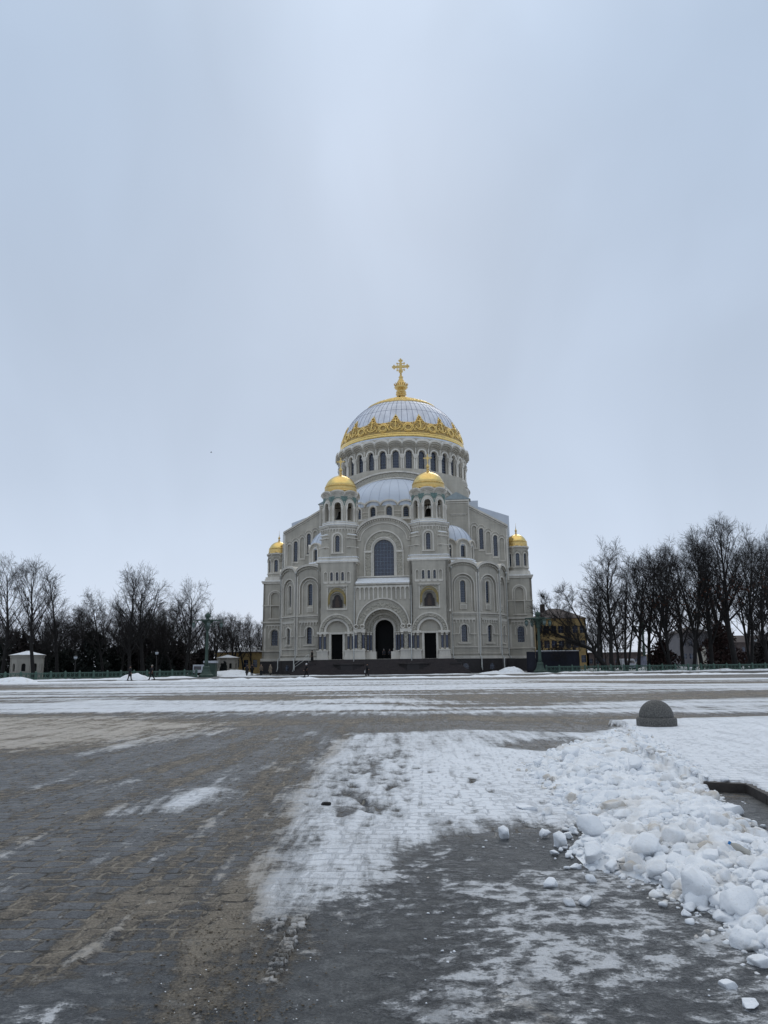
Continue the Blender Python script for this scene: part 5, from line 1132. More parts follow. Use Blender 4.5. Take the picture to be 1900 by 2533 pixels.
def lamp_post(px, Y, label, s=1.0):
    root = empty('lamp_post', (gx(px, Y), Y, 0), .3, label, 'lamp post', 'green ornamental lamp posts'); root.scale = (s, s, s)
    b = MB('green'); b.lathe((0, 0, 0), [(1.05, 0), (1.05, .3), (.95, .36), (.8, .45), (.6, .8), (.5, 1.2), (.52, 1.3), (.5, 1.45), (.35, 1.6)], 8, smooth=False); b.build('base', root)
    b = MB('green'); b.lathe((0, 0, 0), [(.34, 1.5), (.28, 1.9), (.32, 2.0), (.25, 2.15), (.23, 3.6), (.19, 6.4), (.18, 7.0)], 12); b.build('pole', root)
    b = MB('green'); b.lathe((0, 0, 0), [(.22, 6.6), (.34, 6.75), (.30, 7.0), (.36, 7.35), (.6, 7.75), (.9, 7.95), (.95, 8.05), (.5, 8.15), (.3, 8.25), (.22, 8.35), (.38, 8.5), (.44, 8.72), (.36, 8.95), (.12, 9.1), (.05, 9.3)], 14)
    cap = b.build('head', root)
    for k in range(4):
        a = k * PI / 2; c_, s_ = math.cos(a), math.sin(a); b = MB('green'); P = lambda r, z: (r * c_, r * s_, z)
        b.tube([P(.3, 7.9), P(1.2, 8.08), P(2.05, 8.05), P(2.15, 7.85)], [.1, .08, .07, .06], 6)
        b.tube([P(.3, 7.1), P(.9, 7.25), P(1.25, 7.6), P(1.5, 8.02)], .055, 5)
        b.tube([P(.75 + .18 * math.cos(t * PI / 5), 7.65 + .18 * math.sin(t * PI / 5)) for t in range(10)], .04, 5, 0, True)
        M = (lambda s, z, d, c_=c_, s_=s_: (s * c_ - d * s_, s * s_ + d * c_, z)); b.prism(M, [(.3, 7.95), (2.1, 8.0), (2.1, 8.12), (.3, 8.2)], [], .12, -.12, 0, True); b.build('arm', root)
        b = MB('green', 'pglass'); x, y, _ = P(1.95, 0); b.lathe((x, y, 0), [(.06, 7.85), (.28, 7.65), (.30, 7.58)], 8); b.lathe((x, y, 0), [(.27, 7.58), (.24, 7.2), (.12, 6.95)], 8, 1); b.lathe((x, y, 0), [(.12, 6.95), (.03, 6.85)], 8); b.build('lantern', root)
MAT['pglass'] = basic('lantern_glass', (0.36, 0.42, 0.41), .2, var=.1)
lamp_post(510, 112.5, 'green lamp post with four arms between the left railings and the cathedral'); lamp_post(1337, 117.5, 'green lamp post with four arms beside the dark blue hoarding'); lamp_post(1597, 150, 'far green lamp post half hidden among the bare trees at right', 1.0)
def park_lamp(px, Y, h, label):
    r = empty('park_lamp', (gx(px, Y), Y, 0), 0, label, 'park lamp', 'slim park lamps'); b = MB('blackp'); b.lathe((0, 0, 0), [(.16, 0), (.12, .3), (.06, .4), (.05, h)], 8); b.build('pole', r)
    b = MB('frost'); b.lathe((0, 0, h), [(.12, 0), (.22, .12), (.26, .4), (.1, .42)], 10); b.build('globe', r); b = MB('blackp'); b.lathe((0, 0, h), [(.28, .4), (.2, .52), (.04, .6)], 10); b.build('cap', r)
MAT['blackp'] = basic('black_paint', (.10, .10, .10), .5); MAT['frost'] = basic('frosted_glass', (.72, .74, .76), .4)
park_lamp(185, 112, 2.7, 'slim black park lamp with white globe right of the round pavilion'); park_lamp(386, 118, 3.3, 'slim black park lamp in front of the dark park trees'); park_lamp(1538, 138, 3.3, 'slim dark park lamp between the trunks of the right hand trees'); park_lamp(1877, 150, 5.0, 'park lamp with pale globe near the right edge of the photo')

# ================================================================== pavilions, buildings, huts
M_ = MAT
M_['plaster'] = basic('pale_plaster', (.62, .60, .56), .85, var=.08); M_['yellow'] = basic('yellow_plaster', (.60, .51, .34), .85, var=.2, scale=.6); M_['roofd'] = basic('dark_roof', (.27, .23, .22), .8, var=.2); M_['grey'] = basic('grey_plaster', (.36, .35, .36), .85, var=.15, scale=.6)
M_['navy'] = basic('navy_sheeting', (.05, .06, .12), .75, var=.35, scale=.8, bump=.02); M_['beige'] = basic('beige_hut', (.56, .50, .42), .85); M_['brown'] = basic('brown_wall', (.30, .26, .25), .9, var=.2); M_['white'] = basic('white_paint', (.74, .75, .77), .6)
def pavilion(px, Y, R, h, label, rot=.2, n=8):
    r = empty('pavilion', (gx(px, Y), Y, 0), rot, label, 'pavilion'); ap = R * math.cos(PI / n); e = R * math.sin(PI / n); b = MB('plaster')
    for i in range(n):
        M = frame(2 * PI * i / n, (0, 0), ap); b.prism(M, [(-e, -.1), (e, -.1), (e, h), (-e, h)], [arch(0, h * .36, h * .6, e * .34, 10)], 0, -.25, 0); b.box(M, -e - .03, e + .03, 0, h * .12, .08, -.1); b.box(M, -e, e, h * .34, h * .36, .06, -.1); b.box(M, -e - .05, e + .05, h * .92, h, .12, -.1)
        b.box(M, -e, -e + .16, 0, h, .06, -.1); b.box(M, e - .16, e, 0, h, .06, -.1)
    b.build('wall', r)
    for i in range(n):
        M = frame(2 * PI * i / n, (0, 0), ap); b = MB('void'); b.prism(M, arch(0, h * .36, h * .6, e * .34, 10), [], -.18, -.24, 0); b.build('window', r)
    b = MB('plaster', 'snow'); b.lathe((0, 0, h), [(R * 1.14, 0), (R * 1.16, .1)], n, 0, smooth=False, rot=PI / n); b.lathe((0, 0, h), [(R * 1.14, .1), (R * .55, .38), (R * .12, .62), (0, .66)], n, 1, smooth=False, rot=PI / n); b.build('roof', r)
pavilion(66, 106, 2.05, 3.2, 'small pale eight sided pavilion with snowy roof behind a trunk at far left'); pavilion(563, 152, 1.95, 3.0, 'small pale pavilion with two dark arches left of the cathedral', .5)
def house(name, px0, px1, Y, z, depth, wall, roofm, rows, cols, label, roofh=1.5, ww=.9, wh=1.3, z0=1.2, gap=3.0, cat='building', snowroof=False, chim=0, zoff=0, cut=()):
    x0, x1 = gx(px0, Y), gx(px1, Y); r = empty(name, ((x0 + x1) / 2, Y, 0), 0, label, cat); hw = (x1 - x0) / 2; b = MB(wall)
    holes = []
    for j in range(rows):
        for i in range(cols):
            cx = -hw + (i + .5) * 2 * hw / cols; zz = z0 + j * gap; holes.append([(cx - ww / 2, zz), (cx + ww / 2, zz), (cx + ww / 2, zz + wh), (cx - ww / 2, zz + wh)])
    b.prism(ID, [(-hw, -.3), (hw, -.3), (hw, z), (-hw, z)], holes, 0, -.3, 0); b.box(frame(PI / 2, (hw, depth / 2)), -depth / 2, depth / 2, -.3, z, 0, -.3); b.box(frame(-PI / 2, (-hw, depth / 2)), -depth / 2, depth / 2, -.3, z, 0, -.3); b.box(frame(PI, (0, depth)), -hw, hw, -.3, z, 0, -.3)
    b.box(ID, -hw - .1, hw + .1, z - .25, z, .12, -.1); b.build('wall', r)
    b = MB(roofm, 'snow'); o = .35; pts = [(-hw - o, z, o), (hw + o, z, o), (hw + o, z, -depth - o), (-hw - o, z, -depth - o)]; ins = min(hw, depth / 2) * .8
    b.hull([ID(a, zz, d) for a, zz, d in pts] + [ID(a, z + roofh, d) for a, d in ((-hw + ins, -depth / 2), (hw - ins, -depth / 2))], 1 if snowroof else 0); b.box(ID, -hw - o, hw + o, z - .04, z + .12, o + .02, -depth - o, 0); rf = b.build('roof', r)
    for c_ in range(chim): b = MB(roofm); x = -hw * .5 + c_ * hw * .7; b.box(ID, x - .5, x + .5, z + roofh * .3, z + roofh + .9, -depth * .4, -depth * .4 - .8); b.build('chimney', rf)
    for h_ in holes: window(r, ID, (h_[0][0] + h_[1][0]) / 2, h_[0][1], h_[2][1], ww, .15, 2, 2, arched=False)
    return r
house('apartment_building', 1330, 1456, 172, 11.0, 12, 'yellow', 'roofd', 3, 7, 'yellow plaster apartment house with dark roof behind the leaning tree', 2.6, 1.2, 1.6, 1.4, 3.2, chim=1)
house('gate_building', 530, 664, 160, 4.2, 7, 'yellow', 'brown', 1, 6, 'low yellow gatehouse with snowy roof left of the cathedral', 1.2, .9, 1.5, 1.2, snowroof=True)
house('gate_building', 350, 500, 182, 4.4, 7, 'brown', 'brown', 1, 7, 'long dark low building seen through the park trees at left', 1.2, .8, 1.3, 1.2, snowroof=True)
house('wall_building', 1456, 1600, 190, 3.6, 6, 'brown', 'brown', 1, 9, 'long low brown building behind the trunks right of the yellow house', .8, .8, 1.1, 1.1, snowroof=True)
house('storage_hut', 1612, 1662, 150, 2.6, 4, 'beige', 'beige', 1, 2, 'beige hut with snowy roof behind the reddish bush', .9, .7, .9, 1.0, cat='hut', snowroof=True)
house('warehouse', 1690, 1770, 200, 8.5, 10, 'grey', 'roofd', 2, 5, 'grey hall seen through the gap in the right hand trees', 1.6, 1.0, 1.3, 2.0, 3.2)
house('brick_house', 1790, 1990, 205, 6.0, 10, 'brown', 'roofd', 2, 9, 'dark low house behind the trees at the right edge', 2.0, .9, 1.2, 1.3, 2.4)
def hoarding():
    Y = 121; x0, x1 = gx(1306, 119), gx(1435, Y); r = empty('hoarding', (0, 0, 0), 0, 'dark blue sheeted hoarding with snow on top behind the right lamp post', 'hoarding')
    n = 40; b = MB('navy'); A = [(x0 + 1.2, 124), (x0, 119.6)]; A2 = [(x0, 119.6), (x0 + 1.3, 119.2), (x0 + 2.1, Y), (x1, Y), (x1 + .6, Y + 5)]
    def wallp(P):
        for (a, c), (d, e) in zip(P, P[1:]):
            m = max(2, int(math.hypot(d - a, e - c) / .25)); k = b.add([(a + (d - a) * i / m + .03 * math.sin(i * 2.1), c + (e - c) * i / m + .06 * math.sin(i * 1.3), z) for i in range(m + 1) for z in (-.1, 3.15 + .03 * math.sin(i * .9))])
            for i in range(m): b.face([k + 2 * i, k + 2 * i + 2, k + 2 * i + 3, k + 2 * i + 1], 0, True)
    wallp(A); wallp(A2); b.build('sheeting', r)
    b = MB('grey', 'snow'); b.box(frame(), x0 + 1.8, x1, 3.1, 3.25, -Y + .1, -Y - .15); b.box(frame(), x0 + 1.8, x1, 3.25, 3.33, -Y + .08, -Y - .2, 1); b.build('rail', r)
    for i in range(7):
        x = x0 + 2 + i * (x1 - x0 - 2) / 6; b = MB('grey'); b.box(frame(), x - .05, x + .05, 0, 3.1, -Y - .12, -Y - .22); b.build('post', r)
hoarding()
def board(px, Y, w, h, z, label, mat='white', lines=True):
    r = empty('info_board', (gx(px, Y), Y, 0), 0, label, 'board'); b = MB(mat, 'grey'); b.box(ID, -w / 2, w / 2, z, z + h, .05, -.05)
    b.box(ID, -w / 2 + .15, -w * .05, z + h * .35, z + h * .8, .056, .04, 1); b.build('panel', r)
    for s in (-.4, .4): b = MB('grey'); b.box(ID, s * w - .04, s * w + .04, -.1, z, .04, -.04); b.build('post', r)
board(500, 124, 2.9, 1.25, .55, 'pale information board on posts behind the left railings')
r_ = empty('green_kiosk', (gx(521, 120), 120, 0), 0, 'squat green kiosk with a pale roof beside the left lamp post', 'kiosk'); b = MB('green'); b.box(ID, -.85, .85, 0, 2.0, .7, -.7); b.box(ID, -.6, .6, .9, 1.7, .76, -.1); b.build('body', r_); b = MB('white'); b.box(ID, -.95, .95, 2.0, 2.35, .85, -.85); b.build('roof', r_)
MAT['dustp'] = basic('dusted_panel', (.55, .56, .62), .8, var=.45, scale=3)
r_ = empty('display_panel', (gx(1590, 140), 140, 0), 0, 'pale snow dusted panel standing right of the parked van', 'panel'); b = MB('dustp'); b.box(ID, -.85, .85, .3, 2.4, .05, -.05); b.build('panel', r_)
def post_gate():
    r = empty('gate_pillar', (gx(1742, 165), 165, 0), 0, 'white gate pillars with a crossbar in the gap of the right hand trees', 'gate')
    for x, w, h in ((-.9, .3, 3.0), (.1, 1.0, 4.2)): b = MB('plaster'); b.box(ID, x - w / 2, x + w / 2, -.1, h, .3, -.3); b.box(ID, x - w / 2 - .1, x + w / 2 + .1, h, h + .15, .4, -.4); b.build('pillar', r)
    b = MB('plaster'); b.box(ID, -1.1, .0, 2.75, 3.05, .2, -.2); b.build('crossbar', r)
post_gate()
def van(px, Y, s, label, col):
    r = empty('parked_van' if s > .9 else 'parked_car', (gx(px, Y), Y, 0), 0, label, 'van' if s > .9 else 'car'); m = basic('car_paint', col, .35, var=.05)
    w, h, L = .95 * s, 1.95 * s, 4.6 * s; b = MB(m)
    prof = [(-0.0, .35), (.0, 1.0 * s), (.25, 1.15 * s), (.9 * s + .2, h), (L, h), (L + .05, .35)]
    M = lambda a, z, d: (d, a, z); b.prism(M, prof, [], w, -w, 0, True); b.build('body', r)
    b = MB('glass'); k = b.add([(-w * .85, .22 - .02, 1.18 * s), (w * .85, .22 - .02, 1.18 * s), (w * .8, .9 * s + .12, h * .95), (-w * .8, .9 * s + .12, h * .95)]); b.face([k, k + 1, k + 2, k + 3]); b.build('windscreen', r)
    for sx in (-1, 1):
        b = MB('frost'); b.box(frame(0, (sx * w * .75, 0)), -.14, .14, .75 * s, .95 * s, .02, -.02); b.build('headlight', r)
        for y in (.9 * s, L - .9 * s):
            b = MB('blackp', 'grey'); Mw = lambda a, z, d, y=y, sx=sx: (sx * (w - .1) + d * sx, y + a, z + .34); b.prism(Mw, [(.34 * math.cos(t * PI / 10), .34 * math.sin(t * PI / 10)) for t in range(20)], [], .12, -.12, 0, True); b.build('wheel', r)
    b = MB('blackp'); b.box(frame(), -w * .6, w * .6, .5 * s, .68 * s, .02, -.05); b.build('grille', r)
    b = MB('snow'); b.box(frame(), -w * .9, w * .9, h, h + .1, -.9 * s - .3, -L + .1); b.build('roof_snow', r)
van(1563, 150, 1.0, 'white van parked nose on between the trunks at right', (.70, .72, .76)); van(1576, 150.5, .7, 'small pale car parked beside the white van', (.55, .58, .62))

# ================================================================== trees
bark = basic('bark', (.12, .11, .105), .95, var=.3, scale=3); twigm = basic('twigs', (.125, .11, .105), .95, var=.15, scale=1); leafm = basic('dead_leaves', (.28, .16, .10), .9, var=.3, scale=2); everg = basic('evergreen', (.09, .115, .095), .9, var=.35, scale=1.2)
def rot(v, ang, az):
    v = v.normalized(); a = v.cross(Vector((.3, .2, .93)) if abs(v.z) < .95 else Vector((1, 0, 0))).normalized(); q = Matrix.Rotation(az, 3, v) @ Matrix.Rotation(ang, 3, a); return (Matrix.Rotation(az, 3, v) @ (Matrix.Rotation(ang, 3, a) @ v))
def tree_data(seed, H=22, paths=None, trunk_h=.25, spread=.5, lean=(0, 0), stems=1, r0=.32, limbs=9, dens=1.0, up=.25):
    R = random.Random(seed); tr = []; cr = []; tips = []
    def chain(p, d, L, r, n, wig, upb, out, rend=.55):
        pts = [p]; q = p; dd = d.normalized(); rr = [r]
        for i in range(n):
            dd = (dd + Vector((R.uniform(-wig, wig), R.uniform(-wig, wig), R.uniform(-wig, wig) * .6 + upb))).normalized(); q = q + dd * L / n; pts.append(q); rr.append(r * (1 - (1 - rend) * (i + 1) / n))
        for i in range(n): out.append((pts[i], pts[i + 1], rr[i], rr[i + 1]))
        return pts, rr, dd
    starts = []
    base = Vector((0, 0, -.2))
    for pth in (paths or []):
        P0 = [Vector((x, 0, z)) for x, z, r in pth]; rad = [r for x, z, r in pth]; pts = []; rr = []; m = len(P0) - 1
        for i in range(10):
            t = i / 9 * m; k = min(m - 1, int(t)); f = t - k; p = P0[k].lerp(P0[k + 1], f); pts.append(p + Vector((R.uniform(-.12, .12), R.uniform(-.5, .5) * i / 6, R.uniform(-.1, .1)))); rr.append(rad[k] * (1 - f) + rad[k + 1] * f)
        for i in range(9): tr.append((pts[i], pts[i + 1], rr[i], rr[i + 1]))
        starts.append((pts, rr, H))
    for s in range(0 if paths else stems):
        d = Vector((lean[0] + (R.uniform(-.22, .22) if stems > 1 else R.uniform(-.03, .03)), lean[1] + R.uniform(-.1, .1), 1)); h1 = H * R.uniform(.80, .95)
        pts, rr, dd = chain(base + Vector((R.uniform(-.2, .2) * (stems > 1), 0, 0)), d, h1, r0 * (1 if s == 0 else .8), 9, .09, .03, tr, .16); starts.append((pts, rr, h1))
    for pts, rr, h1 in starts:
        nl = int(limbs * (1.0 if stems == 1 else .75) * (.6 if paths else 1))
        for i in range(nl):
            t = trunk_h + (1 - trunk_h) * (i + R.random() * .7) / nl; k = min(8, int(t * 9)); f = t * 9 - k; p = pts[k].lerp(pts[k + 1], min(1, f)); r = (rr[k] * (1 - f) + rr[k + 1] * f)
            d0 = (pts[k + 1] - pts[k]); L = H * spread * (1.05 - .72 * t) * R.uniform(.75, 1.2); az = i * 2.4 + R.uniform(-.5, .5); ang = math.radians(R.uniform(32, 58) * (1.05 - .4 * t))
            lp, lr, ld = chain(p, rot(d0, ang, az), L, max(.035, r * .55), 5, .16, up * .35, tr if i < nl * .5 else cr, .3)
            nb = max(4, int(6 * dens))
            for j in range(nb):
                t2 = .2 + .8 * (j + R.random()) / nb; k2 = min(4, int(t2 * 5)); p2 = lp[k2].lerp(lp[k2 + 1], t2 * 5 - k2); L2 = L * .48 * (1.15 - .6 * t2) * R.uniform(.7, 1.25)
                bp, br_, bd = chain(p2, rot(lp[k2 + 1] - lp[k2], math.radians(R.uniform(25, 55)), R.uniform(0, 2 * PI)), L2, max(.022, lr[k2] * .5), 3, .2, up * .5, cr, .45)
                for q in range(int(5 * dens)):
                    t3 = R.uniform(.15, 1.0); k3 = min(2, int(t3 * 3)); p3 = bp[k3].lerp(bp[k3 + 1], min(1, t3 * 3 - k3)); L3 = R.uniform(.8, 1.9) * (H / 22)
                    tp, _, td = chain(p3, rot(bp[k3 + 1] - bp[k3], math.radians(R.uniform(20, 60)), R.uniform(0, 2 * PI)), L3, .017, 2, .22, up * .5, cr, .6)
                    for w in range(int(4 * dens)):
                        t4 = R.uniform(.1, 1); k4 = min(1, int(t4 * 2)); p4 = tp[k4].lerp(tp[k4 + 1], min(1, t4 * 2 - k4)); cr.append((p4, p4 + rot(tp[k4 + 1] - tp[k4], math.radians(R.uniform(20, 55)), R.uniform(0, 2 * PI)) * R.uniform(.35, .9), .011, .007)); tips.append(p4)
    return tr, cr, tips
def seg_mesh(name, segs, k, mat):
    A = np.array([s[0][:] for s in segs]); B = np.array([s[1][:] for s in segs]); ra = np.array([s[2] for s in segs]); rb = np.array([s[3] for s in segs]); D = B - A; L = np.linalg.norm(D, axis=1)[:, None] + 1e-9; D = D / L; ref = np.where(np.abs(D[:, 2:3]) > .9, np.array([[1., 0, 0]]), np.array([[0, 0, 1.]]))
    X = np.cross(D, ref); X /= np.linalg.norm(X, axis=1)[:, None]; Y = np.cross(D, X); n = len(A); V = []
    B = B + D * (rb[:, None] * .4)
    for P, r in ((A, ra), (B, rb)):
        for j in range(k): a = 2 * PI * j / k; V.append(P + (X * math.cos(a) + Y * math.sin(a)) * r[:, None])
    V = np.stack(V, 1).reshape(-1, 3); b = np.arange(n)[:, None] * 2 * k; F_ = np.concatenate([b + np.array([[j, (j + 1) % k, k + (j + 1) % k, k + j]]) for j in range(k)])
    return np_mesh(name, V, F_, [mat])
def leaf_cards(tips, n, size, R, mat, name):
    V = []; 
    for i in range(n):
        p = R.choice(tips); c = np.array([p.x + R.uniform(-.3, .3), p.y + R.uniform(-.3, .3), p.z + R.uniform(-.3, .3)]); a = np.random.RandomState(R.randint(0, 10 ** 6)).randn(2, 3) * size; V += [c - a[0], c - a[1], c + a[0], c + a[1]]
    return np_mesh(name, np.array(V), np.arange(4 * n).reshape(-1, 4), [mat], False)
PROTO = {}
spec = dict(tall=dict(seed=1, H=22, trunk_h=.2, spread=.42, limbs=24, up=.24, r0=.4), wide=dict(seed=2, H=20, trunk_h=.28, spread=.60, limbs=18, up=.14, r0=.42), forked=dict(seed=3, H=22, trunk_h=.3, spread=.44, limbs=17, stems=2, up=.28), vase=dict(seed=4, H=22, trunk_h=.22, spread=.44, limbs=17, stems=3, up=.32, r0=.27),
            leaning=dict(seed=5, H=14, trunk_h=.3, spread=.34, limbs=16, up=.3, paths=[[(0, -.2, .5), (-1.3, 2, .42), (-2.2, 3.6, .38), (-4.7, 4.9, .27), (-7.8, 6.2, .18), (-10.7, 8.1, .1), (-12.5, 9.5, .04)], [(-2.2, 3.6, .26), (-3.2, 6, .22), (-4.5, 9, .15), (-6, 12, .08), (-7, 14, .03)], [(-1.6, 2.6, .3), (-1.4, 6.5, .24), (-.8, 10, .14), (-1.8, 13.5, .04)], [(-4.7, 4.9, .17), (-6.5, 7.5, .13), (-8.8, 10, .08), (-10.5, 12, .03)], [(-3.6, 4.4, .16), (-5.5, 5.2, .12), (-8, 5.0, .07), (-10.5, 6.0, .03)]]), slim=dict(seed=6, H=18, trunk_h=.2, spread=.3, limbs=18, up=.42, r0=.24, dens=.9), tall2=dict(seed=8, H=23, trunk_h=.3, spread=.50, limbs=22, up=.22, r0=.42), rnd=dict(seed=9, H=18, trunk_h=.3, spread=.60, limbs=18, up=.14))
for nm, kw in spec.items():
    H_ = kw['H']; tr, cr, tips = tree_data(**kw); PROTO[nm] = (seg_mesh('trunk', tr, 7, bark), seg_mesh('crown', cr, 3, twigm), tips, sorted(t.z for t in tips)[-12])
def tree(kind, px, Y, toppy, label, group=None, rz=0.0, leaves=0, sx=1.0, x=None, gl=False):
    tm, cm, tips, H_ = PROTO[kind]; z = at(px, toppy, Y)[2]; s = z / (H_ * 1.01); r = empty('bare_tree', (gx(px, Y) if x is None else x, Y, 0), rz, label, 'tree', group); r.scale = (s * sx, s * sx, s)
    obj('trunk', tm, r); obj('crown', cm, r)
    if leaves: obj('dead_leaves', leaf_cards([t for t in tips if t.z < H_ * .6], leaves, .10, random.Random(int(px)), leafm, 'dead_leaves'), r)
G1 = 'bare trees at the front of the left park'; G2 = 'bare trees behind the right railings'
tree('tall', 8, 112, 1374, 'tall bare tree at the left edge of the photo', G1, .3)
tree('tall2', 84, 103, 1383, 'tall bare tree whose trunk stands before the round pavilion', G1, 1.2, sx=.95)
tree('slim', 143, 116, 1420, 'slim slanting bare tree right of the round pavilion', G1, 2.2, sx=1.3)
tree('rnd', 255, 122, 1462, 'low spreading bare tree between the slim tree and the tallest pair', G1, .7)
tree('tall', 318, 118, 1392, 'tallest bare tree of the left park, its crown joined to its neighbour', G1, 4.0)
tree('wide', 356, 120, 1400, 'broad crowned bare tree with wavy limbs in the middle of the left park', G1, 2.0, sx=.9)
tree('wide', 457, 124, 1432, 'round crowned bare tree just left of the green lamp post', G1, 5.0, sx=.85)
tree('rnd', 205, 128, 1500, 'small bare tree behind the slim slanting one', G1, 1.5)
tree('rnd', 400, 130, 1478, 'small bare tree filling the gap before the round crowned one', G1, 3.5)
tree('leaning', 1505, 119.7, 1440, 'leaning tree with long limbs reaching left towards the cathedral', G2, 0)
tree('tall', 1516, 119.8, 1335, 'tree with a slanting trunk and pointed crown right of the leaning tree', G2, .9, sx=1.05)
tree('forked', 1551, 121, 1375, 'twin trunked bare tree in front of the white van', G2, 0.0)
tree('vase', 1662, 121, 1352, 'many stemmed bare tree with brown leaves in front of the beige hut', G2, .4, 260, sx=1.1)
tree('slim', 1605, 126, 1368, 'slender bare tree left of the many stemmed one', G2, 3.0, sx=1.25)
tree('vase', 1714, 120.5, 1330, 'thick twin bare tree left of the gap with the white gate', G2, 2.6, 200)
tree('tall', 1762, 121, 1310, 'tall straight bare tree right of the white gate', G2, 5.2)
tree('tall2', 1822, 119.9, 1280, 'tallest bare tree of the right group, thick trunk', G2, 1.0, 220, sx=1.05)
tree('forked', 1860, 124, 1318, 'bare tree with a slanting trunk right of the tallest one', G2, 1.4)
tree('tall', 1900, 120, 1362, 'bare tree at the right edge of the photo', G2, 2.4)
for i, (px, Y, ty, kd) in enumerate(((1425, 150, 1500, 'slim'), (1490, 142, 1420, 'rnd'), (1580, 140, 1385, 'tall2'), (1630, 138, 1365, 'slim'), (1690, 141, 1350, 'tall'), (1738, 146, 1340, 'rnd'), (1790, 140, 1330, 'slim'), (1845, 142, 1310, 'vase'), (1885, 145, 1360, 'slim'), (1935, 130, 1340, 'tall2'), (1535, 146, 1400, 'slim'), (1655, 150, 1380, 'tall2'), (1810, 150, 1340, 'forked'), (1400, 160, 1520, 'slim'), (1345, 165, 1525, 'slim'))):
    tree(kd, px, Y, ty, 'thinner bare tree in the row behind the right railings', 'thinner trees in the second row at right', i * 1.3, 120 if i % 4 == 2 else 0)
LEFT2 = [(-10, 138, 1500), (30, 142, 1530), (60, 136, 1520), (110, 140, 1500), (150, 134, 1525), (175, 142, 1490), (225, 136, 1510), (262, 140, 1500), (290, 133, 1480), (330, 139, 1495), (375, 136, 1470), (420, 140, 1490), (440, 136, 1500), (490, 140, 1500), (505, 148, 1512), (530, 152, 1520), (556, 160, 1535), (580, 156, 1528), (603, 158, 1518), (622, 160, 1522), (640, 162, 1535), (654, 158, 1545), (12, 128, 1540), (95, 130, 1530), (120, 126, 1545), (190, 131, 1535), (240, 128, 1540), (300, 127, 1530), (345, 129, 1540), (388, 127, 1530), (425, 128, 1545), (470, 131, 1535), (75, 146, 1520), (135, 147, 1515), (210, 147, 1520), (275, 146, 1510), (355, 147, 1505), (410, 147, 1510)]
kinds = ['rnd', 'slim', 'tall', 'wide', 'forked', 'vase']
for i, (px, Y, ty) in enumerate(LEFT2): tree(kinds[i % 6], px, Y, ty, 'dark bare tree deeper in the left park', 'dark trees deeper in the left park', i * 2.1)
# far woods that read as one mass
def wood(name, spots, label, seed):
    Vt = []; Ft = []; o = 0; R = random.Random(seed); cache = {}
    for kd in ('rnd', 'slim', 'wide'):
        for j in (0, 1):
            me = PROTO[kd][j]; v = np.zeros(len(me.vertices) * 3); me.vertices.foreach_get('co', v); f = np.zeros(len(me.loops), np.int64); me.loops.foreach_get('vertex_index', f); cache[kd, j] = (v.reshape(-1, 3), f.reshape(-1, 4))
    for px, Y, ty in spots:
        kd = R.choice(['rnd', 'slim', 'wide']); H_ = PROTO[kd][3]; s = at(px, ty, Y)[2] / H_; a = R.random() * 6.28; c, q = math.cos(a), math.sin(a); x0 = gx(px, Y)
        for j in (0, 1):
            v, f = cache[kd, j]; w = v * s; w = np.stack([w[:, 0] * c - w[:, 1] * q + x0, w[:, 0] * q + w[:, 1] * c + Y, w[:, 2]], -1); Vt.append(w); Ft.append(f + o); o += len(w)
    tag(obj(name, np_mesh(name, np.concatenate(Vt), np.concatenate(Ft), [twigm])), label, 'wood', kind='stuff')
R0 = random.Random(3)
wood('far_wood', [(R0.uniform(-60, 665), R0.uniform(150, 195), R0.uniform(1515, 1565)) for _ in range(46)], 'dark leafless wood closing the view behind the left park', 1)
wood('far_wood', [(R0.uniform(1330, 1960), R0.uniform(165, 205), R0.uniform(1500, 1560)) for _ in range(20)], 'dark leafless wood far behind the right hand trees', 2)
# evergreens and bushes: dark masses of needles or twigs
def bush(px, Y, w, h, label, mat, name='evergreen_bush', cat='bush', n=5200, seed=0, cone=False, group=None):
    R = np.random.RandomState(1000 + seed + int(px)); r = empty(name, (gx(px, Y), Y, 0), 0, label, cat, group)
    th = R.rand(n) * 2 * PI; u = R.rand(n); zz = u * h; rad = (w / 2) * (np.sqrt(np.clip(1 - (u * 1.0) ** (3 if not cone else 1.1), 0.02, 1))) * (R.rand(n) ** .4) * (1 + .35 * np.sin(th * 3 + zz * 1.3) * (0 if cone else 1)); C = np.stack([np.cos(th) * rad, np.sin(th) * rad, zz * (1 + .15 * np.sin(th * 2))], -1)
    a = R.randn(n, 3) * .13 * (w / 3) ** .3; b_ = R.randn(n, 3) * .13 * (w / 3) ** .3; V = np.stack([C - a, C - b_, C + a, C + b_], 1).reshape(-1, 3); obj('foliage', np_mesh('foliage', V, np.arange(4 * n).reshape(-1, 4), [mat], False), r)
    b = MB(bark); b.lathe((0, 0, 0), [(.14, -.1), (.09, h * .7)], 7); b.build('stem', r)
brush = basic('bare_brush', (.135, .11, .105), .95, var=.3); redb = basic('russet_brush', (.17, .10, .085), .95, var=.3)
GL = 'dark evergreens and brush in the left park'
for i, (px, Y, w, h) in enumerate(((-20, 118, 5, 5.5), (45, 126, 6, 6.5), (165, 132, 6, 4), (228, 128, 5, 6.5), (285, 134, 5, 4.5), (340, 136, 6, 6), (395, 130, 4, 4), (435, 133, 5, 5), (100, 142, 7, 5), (310, 146, 7, 5.5))):
    bush(px, Y, w, h, 'dark evergreen among the trunks of the left park', [everg, brush, brush][i % 3] if i % 2 else everg, 'evergreen_tree', 'tree', 2600, i, group=GL)
for i, (px, Y, w, h) in enumerate(((516, 156, 3, 4), (500, 140, 4, 4))): bush(px, Y, w, h, 'leafless brush between the green lamp post and the cathedral', brush, 'brush_bush', 'bush', 2200, 40 + i, group='leafless brush left of the cathedral')
